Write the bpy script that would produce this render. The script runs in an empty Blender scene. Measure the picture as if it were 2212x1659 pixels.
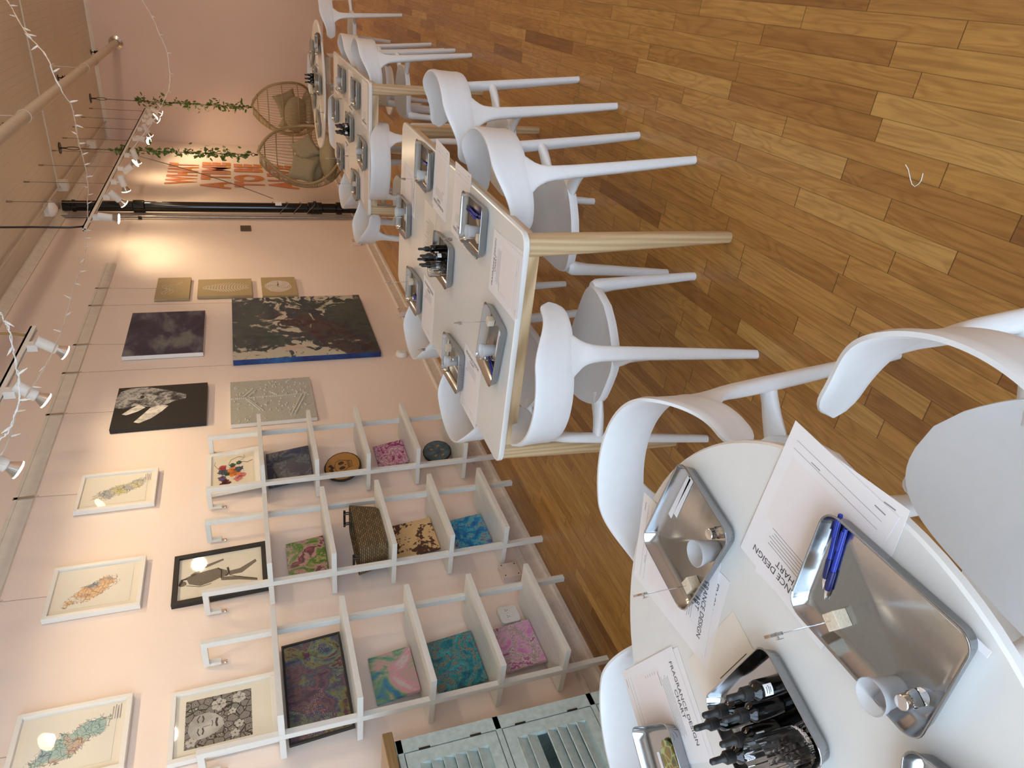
import bpy, bmesh, math, random
from mathutils import Vector, Matrix, Euler
PI = math.pi
sc = bpy.context.scene
COL = sc.collection

# ---------------------------------------------------------------- camera
FPX, CX, CY, IMW = 1509.5139, 1106.0, 829.5, 2212.0
CAM = Vector((2.98, 0.0, 1.52))
RM = ((0.10781635, -0.33031032, -0.93769437),      # image right, in world axes
      (-0.86634577, -0.49387815, 0.07435985),      # image down
      (-0.48766858, 0.80435034, -0.33941108))      # view direction
cd = bpy.data.cameras.new('camera')
cd.sensor_fit = 'HORIZONTAL'; cd.sensor_width = 36.0
cd.lens = FPX / IMW * 36.0
cd.clip_start = 0.02; cd.clip_end = 100
cam = bpy.data.objects.new('camera', cd); COL.objects.link(cam)
m3 = Matrix((Vector(RM[0]), -Vector(RM[1]), -Vector(RM[2]))).transposed()
cam.matrix_world = Matrix.Translation(CAM) @ m3.to_4x4()
sc.camera = cam

# ---------------------------------------------------------------- world, exposure
w = bpy.data.worlds.new('sky'); sc.world = w; w.use_nodes = True
bg = w.node_tree.nodes['Background']
bg.inputs[0].default_value = (0.64, 0.81, 1.0, 1); bg.inputs[1].default_value = 5.2
sc.view_settings.view_transform = 'Standard'; sc.view_settings.look = 'None'
sc.view_settings.gamma = 1.0; sc.view_settings.use_curve_mapping = False
sc.view_settings.exposure = 0.10
sc.cycles.max_bounces = 8; sc.cycles.diffuse_bounces = 5
sc.cycles.sample_clamp_indirect = 6.0
WARM = (1.0, 0.74, 0.44)
SPOT_W = 30.0

# ---------------------------------------------------------------- helpers
def ray(x, y):
    d = ((x - CX) / FPX, (y - CY) / FPX, 1.0)
    return Vector([sum(RM[r][c] * d[r] for r in range(3)) for c in range(3)])
def onz(x, y, z=0.0):
    d = ray(x, y); return CAM + d * ((z - CAM.z) / d.z)
def onx(x, y, X=0.0):
    d = ray(x, y); return CAM + d * ((X - CAM.x) / d.x)
def ony(x, y, Y):
    d = ray(x, y); return CAM + d * ((Y - CAM.y) / d.y)
def deep(x, y, dist): return CAM + ray(x, y) * dist

class MB:
    def __init__(s): s.v = []; s.f = []
    def add(s, vs, fs):
        b = len(s.v); s.v += [tuple(p) for p in vs]; s.f += [[i + b for i in q] for q in fs]
    def box(s, lo, hi, mat=None):
        x0, y0, z0 = lo; x1, y1, z1 = hi
        vs = [Vector(p) for p in ((x0,y0,z0),(x1,y0,z0),(x1,y1,z0),(x0,y1,z0),(x0,y0,z1),(x1,y0,z1),(x1,y1,z1),(x0,y1,z1))]
        if mat: vs = [mat @ p for p in vs]
        s.add(vs, [(0,3,2,1),(4,5,6,7),(0,1,5,4),(1,2,6,5),(2,3,7,6),(3,0,4,7)])
    def loft(s, rings, close=True, caps=True):
        n = len(rings[0]); b = len(s.v)
        for r in rings: s.v += [tuple(p) for p in r]
        for i in range(len(rings) - 1):
            for j in range(n if close else n - 1):
                k = (j + 1) % n
                s.f.append([b+i*n+j, b+i*n+k, b+(i+1)*n+k, b+(i+1)*n+j])
        if caps and close:
            s.f.append([b+j for j in range(n)][::-1])
            s.f.append([b+(len(rings)-1)*n+j for j in range(n)])
    def tube(s, pts, r, n=8, r2=None, caps=True):
        pts = [Vector(p) for p in pts]; rings = []
        t0 = (pts[1] - pts[0]).normalized()
        u = t0.orthogonal().normalized()
        for i, p in enumerate(pts):
            t = (pts[min(i+1, len(pts)-1)] - pts[max(i-1, 0)])
            if t.length < 1e-9: t = t0.copy()
            t.normalize()
            u = (u - t * u.dot(t))
            if u.length < 1e-6: u = t.orthogonal()
            u.normalize(); v = t.cross(u)
            rr = r if r2 is None else r + (r2 - r) * i / (len(pts) - 1)
            if callable(r): rr = r(i / (len(pts) - 1))
            rings.append([p + (u * math.cos(a) + v * math.sin(a)) * rr for a in [2*PI*k/n for k in range(n)]])
        s.loft(rings, True, caps)
    def lathe(s, prof, n=16, mat=None, caps=True):
        rings = []
        for r, z in prof:
            ring = [Vector((r*math.cos(2*PI*k/n), r*math.sin(2*PI*k/n), z)) for k in range(n)]
            rings.append([mat @ p for p in ring] if mat else ring)
        s.loft(rings, True, caps)
    def prism(s, poly, z0, z1, mat=None):
        a = [Vector((x, y, z0)) for x, y in poly]; b = [Vector((x, y, z1)) for x, y in poly]
        if mat: a = [mat @ p for p in a]; b = [mat @ p for p in b]
        s.loft([a, b])
    def sphere(s, c, r, n=10, m=7, scale=(1,1,1), mat=None):
        c = Vector(c); rings = []
        for i in range(m + 1):
            th = PI * (0.02 + 0.96 * i / m)
            ring = [Vector((r*math.sin(th)*math.cos(2*PI*k/n)*scale[0], r*math.sin(th)*math.sin(2*PI*k/n)*scale[1], -r*math.cos(th)*scale[2])) for k in range(n)]
            rings.append([c + (mat @ p if mat else p) for p in ring])
        s.loft(rings)
    def build(s, name, mat, parent=None, smooth=40, bevel=0, loc=None, rot=None, subd=0):
        me = bpy.data.meshes.new(name); me.from_pydata(s.v, [], s.f); me.update()
        bm = bmesh.new(); bm.from_mesh(me); bmesh.ops.recalc_face_normals(bm, faces=bm.faces); bm.to_mesh(me); bm.free()
        if smooth:
            me.shade_smooth(); me.set_sharp_from_angle(angle=math.radians(smooth))
        o = bpy.data.objects.new(name, me); COL.objects.link(o)
        if mat: me.materials.append(mat)
        if parent: o.parent = parent
        if loc is not None: o.location = loc
        if rot is not None: o.rotation_euler = rot
        if bevel:
            b = o.modifiers.new('bevel', 'BEVEL'); b.width = bevel; b.segments = 2; b.limit_method = 'ANGLE'; b.angle_limit = math.radians(50)
        if subd:
            b = o.modifiers.new('sub', 'SUBSURF'); b.levels = subd; b.render_levels = subd
        return o

def tag(o, label, cat, group=None, kind=None):
    o['label'] = label; o['category'] = cat
    if group: o['group'] = group
    if kind: o['kind'] = kind
    return o
def empty(name, loc=(0,0,0), rz=0.0, rot=None):
    o = bpy.data.objects.new(name, None); COL.objects.link(o); o.location = loc
    o.rotation_euler = rot if rot else (0, 0, rz); o.empty_display_size = 0.05
    return o
def thing(name, label, cat, loc=(0,0,0), rz=0.0, group=None, rot=None):
    return tag(empty(name, loc, rz, rot), label, cat, group)
def struct(o): o['kind'] = 'structure'; return o
KIDS = {}
def copy_tree(o, parent=None):
    c = o.copy(); COL.objects.link(c)
    if parent: c.parent = parent
    for ch in list(o.children): copy_tree(ch, c)
    return c
def rrect(hx, hy, r, n=5, z=0.0, cx=0, cy=0):
    out = []
    for (sx, sy, a0) in ((1,1,0),(-1,1,90),(-1,-1,180),(1,-1,270)):
        for k in range(n + 1):
            a = math.radians(a0 + 90 * k / n)
            out.append(Vector((cx + sx*(hx-r) + r*math.cos(a), cy + sy*(hy-r) + r*math.sin(a), z)))
    return out

# ---------------------------------------------------------------- materials
def nt(name, rough=0.5, metal=0.0, color=(0.8,0.8,0.8), spec=0.5):
    m = bpy.data.materials.new(name); m.use_nodes = True
    t = m.node_tree; b = t.nodes['Principled BSDF']
    b.inputs['Base Color'].default_value = (*color, 1); b.inputs['Roughness'].default_value = rough
    b.inputs['Metallic'].default_value = metal; b.inputs['Specular IOR Level'].default_value = spec
    return m, t, b
def s2l(r, g, b):
    f = lambda c: (c/255/12.92 if c/255 <= 0.04045 else ((c/255+0.055)/1.055)**2.4)
    return (f(r), f(g), f(b))
def node(t, typ, **kw):
    n = t.nodes.new(typ)
    for k, v in kw.items():
        if k.startswith('i_'):
            key = k[2:]; key = int(key) if key.isdigit() else key.replace('_', ' ')
            n.inputs[key].default_value = v
        else: setattr(n, k, v)
    return n
def math_(t, op, a, b=None, c=None):
    n = t.nodes.new('ShaderNodeMath'); n.operation = op
    for i, v in enumerate((a, b, c)):
        if v is None: continue
        if isinstance(v, (int, float)): n.inputs[i].default_value = v
        else: t.links.new(v, n.inputs[i])
    return n.outputs[0]
def ramp(t, fac, stops, interp='LINEAR'):
    n = t.nodes.new('ShaderNodeValToRGB'); cr = n.color_ramp; cr.interpolation = interp
    while len(cr.elements) < len(stops): cr.elements.new(0.5)
    for e, (p, c) in zip(cr.elements, stops): e.position = p; e.color = (*c, 1)
    if fac is not None: t.links.new(fac, n.inputs[0])
    return n.outputs[0]
def coords(t, scale=(1,1,1), kind='Object', rot=(0,0,0)):
    c = t.nodes.new('ShaderNodeTexCoord'); mp = t.nodes.new('ShaderNodeMapping')
    mp.inputs['Scale'].default_value = scale; mp.inputs['Rotation'].default_value = rot
    t.links.new(c.outputs[kind], mp.inputs[0]); return mp.outputs[0]
def mix(t, fac, a, b, mode='MIX'):
    n = t.nodes.new('ShaderNodeMix'); n.data_type = 'RGBA'; n.blend_type = mode
    for s, v in ((0, fac), (6, a), (7, b)):
        if isinstance(v, (int, float)): n.inputs[s].default_value = v
        elif isinstance(v, tuple): n.inputs[s].default_value = (*v, 1)
        else: t.links.new(v, n.inputs[s])
    return n.outputs[2]
def bump(t, b, h, strength=0.2, dist=0.01):
    n = t.nodes.new('ShaderNodeBump'); n.inputs['Strength'].default_value = strength; n.inputs['Distance'].default_value = dist
    t.links.new(h, n.inputs['Height']); t.links.new(n.outputs[0], b.inputs['Normal'])

def flat(name, color, rough=0.5, metal=0.0, var=0.04, scale=6.0, bmp=0.0, spec=0.5):
    m, t, b = nt(name, rough, metal, color, spec)
    v = coords(t, (scale,)*3); n = node(t, 'ShaderNodeTexNoise', i_Detail=4.0); t.links.new(v, n.inputs[0])
    lo = tuple(max(0, c*(1-var)) for c in color); hi = tuple(min(1, c*(1+var)) for c in color)
    t.links.new(ramp(t, n.outputs[0], [(0.3, lo), (0.7, hi)]), b.inputs['Base Color'])
    if bmp: bump(t, b, n.outputs[0], bmp, 0.005)
    return m

def wall_mat(name, col, dark):
    m, t, b = nt(name, 0.62)
    v = coords(t, (1,1,1)); n = node(t, 'ShaderNodeTexNoise', i_Scale=0.9, i_Detail=5.0); t.links.new(v, n.inputs[0])
    n2 = node(t, 'ShaderNodeTexNoise', i_Scale=14.0, i_Detail=6.0); t.links.new(v, n2.inputs[0])
    c = ramp(t, n.outputs[0], [(0.3, dark), (0.65, col)])
    t.links.new(c, b.inputs['Base Color'])
    h = math_(t, 'ADD', math_(t, 'MULTIPLY', n2.outputs[0], 0.4), n.outputs[0])
    bump(t, b, h, 0.25, 0.02)
    return m
M = {}
M['wall'] = wall_mat('pink_plaster', (0.85, 0.735, 0.66), (0.81, 0.69, 0.61))
M['backwall'] = wall_mat('rose_plaster', (0.72, 0.56, 0.475), (0.68, 0.52, 0.43))
M['trimwhite'] = flat('painted_trim', (0.72, 0.68, 0.60), 0.45, var=0.06, scale=3)
M['ceilpaint'] = flat('ceiling_paint', (0.58, 0.52, 0.43), 0.5, var=0.05, scale=3)
M['base'] = flat('painted_baseboard', (0.72, 0.66, 0.60), 0.4, var=0.08, scale=4)
M['shelf'] = flat('white_lacquer', (0.70, 0.70, 0.66), 0.35, var=0.02)
M['plastic'] = flat('white_plastic', (0.70, 0.705, 0.71), 0.32, var=0.015, scale=9)
M['tabletop'] = flat('white_laminate', (0.72, 0.71, 0.68), 0.22, var=0.01)
M['white'] = flat('white_enamel', (0.78, 0.77, 0.74), 0.4, var=0.02)
M['black'] = flat('black_paint', (0.003, 0.003, 0.003), 0.10, var=0.2)
M['blackm'] = flat('black_rubber', (0.012, 0.011, 0.011), 0.45, var=0.2)
M['metal'] = flat('brushed_steel', (0.40, 0.41, 0.42), 0.15, 1.0, var=0.03, scale=30)
M['dullsteel'] = flat('dull_steel', (0.30, 0.27, 0.23), 0.35, 1.0, var=0.1)
M['chrome'] = flat('chrome', (0.75, 0.75, 0.75), 0.12, 1.0, var=0.02)
M['wiregrey'] = flat('wire_grey', (0.22, 0.18, 0.14), 0.5, 0.3)
M['gold'] = flat('gold_cord', (0.35, 0.24, 0.08), 0.5)
M['dark'] = flat('dark_metal', (0.03, 0.026, 0.022), 0.4, 0.5)
M['paper'] = flat('paper', (0.80, 0.77, 0.77), 0.6, var=0.01)
M['paperpink'] = flat('blush_paper', (0.80, 0.74, 0.73), 0.6, var=0.01)
M['papertan'] = flat('beige_paper', (0.78, 0.71, 0.62), 0.6, var=0.01)
M['ink'] = flat('ink', (0.06, 0.055, 0.055), 0.6)
M['inkgrey'] = flat('grey_ink', (0.30, 0.27, 0.27), 0.6)
M['bluepen'] = flat('blue_plastic', (0.01, 0.03, 0.32), 0.25)
M['navy'] = flat('navy_plastic', (0.008, 0.012, 0.10), 0.3)
M['cork'] = flat('natural_ash_block', (0.66, 0.56, 0.42), 0.55, var=0.12, scale=60)
M['foam'] = flat('white_paper_mat', (0.76, 0.72, 0.62), 0.6, var=0.01)
M['frame_w'] = flat('white_frame', (0.74, 0.73, 0.69), 0.35, var=0.01)
M['tan'] = flat('tan_canvas', (0.42, 0.32, 0.17), 0.7, var=0.05, scale=20)
M['cushion'] = flat('olive_beige_fabric', (0.34, 0.29, 0.18), 0.9, var=0.12, scale=14, bmp=0.3)
M['rattan'] = flat('rattan', (0.36, 0.27, 0.14), 0.5, var=0.25, scale=40, bmp=0.3)
M['leaf'] = flat('vine_green', (0.10, 0.17, 0.03), 0.45, var=0.5, scale=14)
M['coffee'] = flat('coffee_beans', (0.035, 0.018, 0.012), 0.5, var=0.3)
M['amber'] = flat('amber_gel', (0.3, 0.17, 0.03), 0.3)

def emis(name, col, s):
    m, t, b = nt(name, 0.5); b.inputs['Emission Color'].default_value = (*col, 1); b.inputs['Emission Strength'].default_value = s; return m
M['lens'] = emis('lamp_glow', (1.0, 0.86, 0.62), 14.0)
M['bulb'] = flat('tiny_bulb_glass', (0.85, 0.8, 0.7), 0.15)
def glassy(name, col, rough, alpha):
    m, t, b = nt(name, rough, 0, col)
    b.inputs['Transmission Weight'].default_value = alpha; b.inputs['IOR'].default_value = 1.3
    v = coords(t, (30,)*3); n = node(t, 'ShaderNodeTexNoise'); t.links.new(v, n.inputs[0])
    t.links.new(math_(t, 'MULTIPLY_ADD', n.outputs[0], 0.05, rough), b.inputs['Roughness'])
    return m
M['cup'] = glassy('frosted_plastic', (0.92, 0.93, 0.95), 0.35, 0.75)
M['glass'] = glassy('clear_glass', (0.98, 0.98, 0.98), 0.02, 1.0)
def pane_mat():
    m, t, b = nt('picture_glass', 0.03, 0, (1,1,1)); out = t.nodes['Material Output']
    tr = node(t, 'ShaderNodeBsdfTransparent'); gl = node(t, 'ShaderNodeBsdfGlossy'); gl.inputs['Roughness'].default_value = 0.03
    n = node(t, 'ShaderNodeTexNoise', i_Scale=3.0); t.links.new(math_(t, 'MULTIPLY_ADD', n.outputs[0], 0.02, 0.02), gl.inputs['Roughness'])
    fr = node(t, 'ShaderNodeLayerWeight'); mx = node(t, 'ShaderNodeMixShader')
    t.links.new(math_(t, 'MULTIPLY_ADD', math_(t, 'POWER', fr.outputs['Facing'], 5.0), 0.9, 0.05), mx.inputs[0]); t.links.new(tr.outputs[0], mx.inputs[1]); t.links.new(gl.outputs[0], mx.inputs[2]); t.links.new(mx.outputs[0], out.inputs[0]); return m
M['pane'] = pane_mat()
GL = emis('fill_globe_glow', (1.0, 0.80, 0.56), 100.0)  # glow of the added fill globes, which stay out of view

# ash wood
def wood(name, a, b2, axis=2, scale=1.0, rough=0.4, axis2=None):
    m, t, b = nt(name, rough)
    sv = [60*scale]*3; sv[axis] = 2.2*scale
    if axis2 is not None: sv[axis2] = 2.2*scale
    v = coords(t, tuple(sv)); n = node(t, 'ShaderNodeTexNoise', i_Scale=1.0, i_Detail=6.0, i_Distortion=0.4); t.links.new(v, n.inputs[0])
    sv2 = [14*scale]*3; sv2[axis] = 0.9*scale
    if axis2 is not None: sv2[axis2] = 0.9*scale
    v2 = coords(t, tuple(sv2)); n2 = node(t, 'ShaderNodeTexWave', i_Scale=1.2, i_Distortion=6.0, i_Detail=3.0); t.links.new(v2, n2.inputs[0])
    f = math_(t, 'ADD', math_(t, 'MULTIPLY', n.outputs[0], 0.6), math_(t, 'MULTIPLY', n2.outputs[0], 0.4))
    t.links.new(ramp(t, f, [(0.3, a), (0.65, b2)]), b.inputs['Base Color'])
    return m
M['ash'] = wood('ash_wood', (0.44, 0.30, 0.16), (0.56, 0.41, 0.24))
M['apron'] = wood('ash_apron', (0.40, 0.27, 0.14), (0.62, 0.46, 0.28), axis=0, axis2=1)
M['ply'] = wood('pale_plywood', (0.55, 0.42, 0.26), (0.68, 0.55, 0.37), axis=0)
M['rustic'] = wood('rustic_pine', (0.22, 0.13, 0.05), (0.50, 0.34, 0.17), axis=1)

# oak strip floor: random plank lengths and tones, strips run along the room (Y)
def floor_mat():
    m, t, b = nt('oak_strip_floor', 0.28)
    g = t.nodes.new('ShaderNodeNewGeometry'); sp = t.nodes.new('ShaderNodeSeparateXYZ'); t.links.new(g.outputs['Position'], sp.inputs[0])
    X, Y = sp.outputs[0], sp.outputs[1]
    W_, L_ = 0.0572, 0.62
    rx = math_(t, 'DIVIDE', X, W_); row = math_(t, 'FLOOR', rx); fx = math_(t, 'FRACT', rx)
    wn = node(t, 'ShaderNodeTexWhiteNoise', noise_dimensions='1D'); t.links.new(row, wn.inputs['W'])
    ll = math_(t, 'MULTIPLY_ADD', wn.outputs[0], 0.35, 0.45)
    yy = math_(t, 'ADD', math_(t, 'DIVIDE', Y, ll), math_(t, 'MULTIPLY', wn.outputs[0], 37.0))
    # jitter the joints a little with noise along the strip
    idx = math_(t, 'FLOOR', yy); fy = math_(t, 'FRACT', yy)
    cb = t.nodes.new('ShaderNodeCombineXYZ'); t.links.new(row, cb.inputs[0]); t.links.new(idx, cb.inputs[1])
    pn = node(t, 'ShaderNodeTexWhiteNoise', noise_dimensions='2D'); t.links.new(cb.outputs[0], pn.inputs['Vector'])
    tone = pn.outputs[0]
    # grain
    off = t.nodes.new('ShaderNodeVectorMath'); off.operation = 'MULTIPLY_ADD'
    t.links.new(pn.outputs[1], off.inputs[0]); off.inputs[1].default_value = (30, 30, 30); 
    t.links.new(g.outputs['Position'], off.inputs[2])
    mp = t.nodes.new('ShaderNodeMapping'); mp.inputs['Scale'].default_value = (95, 3.2, 1); t.links.new(off.outputs[0], mp.inputs[0])
    fine = node(t, 'ShaderNodeTexNoise', i_Scale=1.0, i_Detail=8.0, i_Roughness=0.65, i_Distortion=0.3); t.links.new(mp.outputs[0], fine.inputs[0])
    mp2 = t.nodes.new('ShaderNodeMapping'); mp2.inputs['Scale'].default_value = (13, 1.7, 1); t.links.new(off.outputs[0], mp2.inputs[0])
    lo = node(t, 'ShaderNodeTexNoise', i_Scale=1.0, i_Detail=2.0, i_Distortion=0.6); t.links.new(mp2.outputs[0], lo.inputs[0])
    rings = math_(t, 'SINE', math_(t, 'MULTIPLY', lo.outputs[0], 62.0))
    rings = math_(t, 'MULTIPLY_ADD', rings, 0.5, 0.5)
    rings = math_(t, 'POWER', rings, 2.2)
    base = ramp(t, tone, [(0.0, (0.245, 0.105, 0.026)), (0.12, (0.345, 0.165, 0.041)), (0.5, (0.415, 0.212, 0.054)), (0.88, (0.455, 0.243, 0.064)), (1.0, (0.50, 0.29, 0.088))])
    dk = mix(t, 1.0, base, (0.60, 0.50, 0.42), 'MULTIPLY')
    gf = math_(t, 'MULTIPLY', rings, 0.42)
    c1 = mix(t, gf, base, dk)
    ff = math_(t, 'MULTIPLY', ramp(t, fine.outputs[0], [(0.42, (0,0,0)), (0.62, (1,1,1))]), 0.55)
    dk2 = mix(t, 1.0, c1, (0.62, 0.55, 0.48), 'MULTIPLY')
    c2 = mix(t, ff, c1, dk2)
    # joints
    ex = math_(t, 'MINIMUM', fx, math_(t, 'SUBTRACT', 1.0, fx)); jx = math_(t, 'LESS_THAN', ex, 0.016)
    ey = math_(t, 'MULTIPLY', math_(t, 'MINIMUM', fy, math_(t, 'SUBTRACT', 1.0, fy)), ll); jy = math_(t, 'LESS_THAN', ey, 0.0013)
    j = math_(t, 'MAXIMUM', math_(t, 'MULTIPLY', jx, 0.55), math_(t, 'MULTIPLY', jy, 0.85))
    c3 = mix(t, j, c2, (0.05, 0.022, 0.008))
    sp_ = node(t, 'ShaderNodeTexVoronoi', i_Scale=5.0); t.links.new(g.outputs['Position'], sp_.inputs[0])
    spot = math_(t, 'LESS_THAN', sp_.outputs['Distance'], 0.018)
    c4 = mix(t, math_(t, 'MULTIPLY', spot, 0.8), c3, (0.05, 0.02, 0.008))
    t.links.new(c4, b.inputs['Base Color'])
    t.links.new(math_(t, 'MULTIPLY_ADD', fine.outputs[0], 0.16, 0.27), b.inputs['Roughness'])
    bump(t, b, math_(t, 'SUBTRACT', math_(t, 'MULTIPLY', fine.outputs[0], 0.3), j), 0.12, 0.002)
    return m
M['floor'] = floor_mat()
def ceil_mat():
    m, t, b = nt('beadboard_ceiling', 0.5)
    g = t.nodes.new('ShaderNodeNewGeometry'); sp = t.nodes.new('ShaderNodeSeparateXYZ'); t.links.new(g.outputs['Position'], sp.inputs[0])
    fx = math_(t, 'FRACT', math_(t, 'DIVIDE', sp.outputs[0], 0.083))
    gr = math_(t, 'LESS_THAN', math_(t, 'MINIMUM', fx, math_(t, 'SUBTRACT', 1.0, fx)), 0.03)
    n = node(t, 'ShaderNodeTexNoise', i_Scale=1.5, i_Detail=5.0); t.links.new(g.outputs['Position'], n.inputs[0])
    mk = math_(t, 'GREATER_THAN', n.outputs[0], 0.47)
    c = ramp(t, n.outputs[0], [(0.3, (0.64, 0.585, 0.49)), (0.7, (0.70, 0.645, 0.55))])
    t.links.new(mix(t, math_(t, 'MULTIPLY', math_(t, 'MULTIPLY', gr, mk), 0.40), c, (0.36, 0.29, 0.21)), b.inputs['Base Color'])
    return m
M['ceiling'] = ceil_mat()

# ================================================================ SETTING
CEIL = 3.66; BACK = 14.08; RIGHT = 6.6; FRONT = -1.7
def slab(name, lo, hi, mat):
    m = MB(); m.box(lo, hi); return struct(m.build(name, mat, smooth=0))
slab('floor', (-0.3, FRONT-0.3, -0.1), (RIGHT+0.3, BACK+0.3, 0.0), M['floor'])
slab('ceiling', (-0.3, FRONT-0.3, CEIL), (RIGHT+0.3, BACK+0.3, CEIL+0.1), M['ceiling'])
slab('wall_left', (-0.2, FRONT, 0.0), (0.0, BACK, CEIL), M['wall'])
slab('wall_back', (-0.2, BACK, 0.0), (RIGHT+0.2, BACK+0.2, CEIL), M['backwall'])
slab('wall_right', (RIGHT, FRONT, 0.0), (RIGHT+0.2, BACK, CEIL), M['backwall'])
# storefront wall behind the camera with a wide open glazed bay
m = MB(); m.box((-0.2, FRONT-0.2, 0), (0.35, FRONT, CEIL)); m.box((6.25, FRONT-0.2, 0), (RIGHT+0.2, FRONT, CEIL))
m.box((0.35, FRONT-0.2, 0), (6.25, FRONT, 0.35)); m.box((0.35, FRONT-0.2, 3.1), (6.25, FRONT, CEIL))
struct(m.build('wall_front', M['wall'], smooth=0))
m = MB()
for x in (0.35, 2.3, 4.25, 6.2): m.box((x, FRONT-0.14, 0.35), (x+0.05, FRONT-0.06, 3.1))
m.box((0.35, FRONT-0.14, 0.35), (6.25, FRONT-0.06, 0.40)); m.box((0.35, FRONT-0.14, 3.05), (6.25, FRONT-0.06, 3.1))
struct(m.build('window_1', M['dark'], smooth=0))
# baseboard, picture rail, crown moulding
m = MB()
prof = [(0.0,0.0),(0.034,0.0),(0.034,0.022),(0.026,0.034),(0.020,0.036),(0.020,0.095),(0.024,0.10),(0.022,0.112),(0.010,0.12),(0.0,0.122)]
def extr(mb, prof, y0, y1):
    a = [(x, y0, z) for x, z in prof]; b = [(x, y1, z) for x, z in prof]; mb.loft([a, b])
extr(m, prof, FRONT, BACK); struct(m.build('baseboard_left', M['base'], smooth=30))
m = MB(); m.box((0.0, FRONT, 2.845), (0.022, 7.99, 2.935)); m.box((0.0, FRONT, 2.925), (0.03, 7.99, 2.945)); struct(m.build('trim_1', M['trimwhite'], smooth=0))
m = MB(); extr(m, [(0,CEIL),(0,3.575),(0.012,3.57),(0.03,3.60),(0.055,3.625),(0.06,CEIL)], FRONT, BACK); struct(m.build('trim_2', M['trimwhite'], smooth=30))
m = MB(); m.loft([[(x, BACK-d, z) for d, z in ((0,CEIL),(0,3.60),(0.02,3.60),(0.045,3.64),(0.045,CEIL))] for x in (0.0, RIGHT)])
struct(m.build('trim_3', M['trimwhite'], smooth=30))

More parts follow.
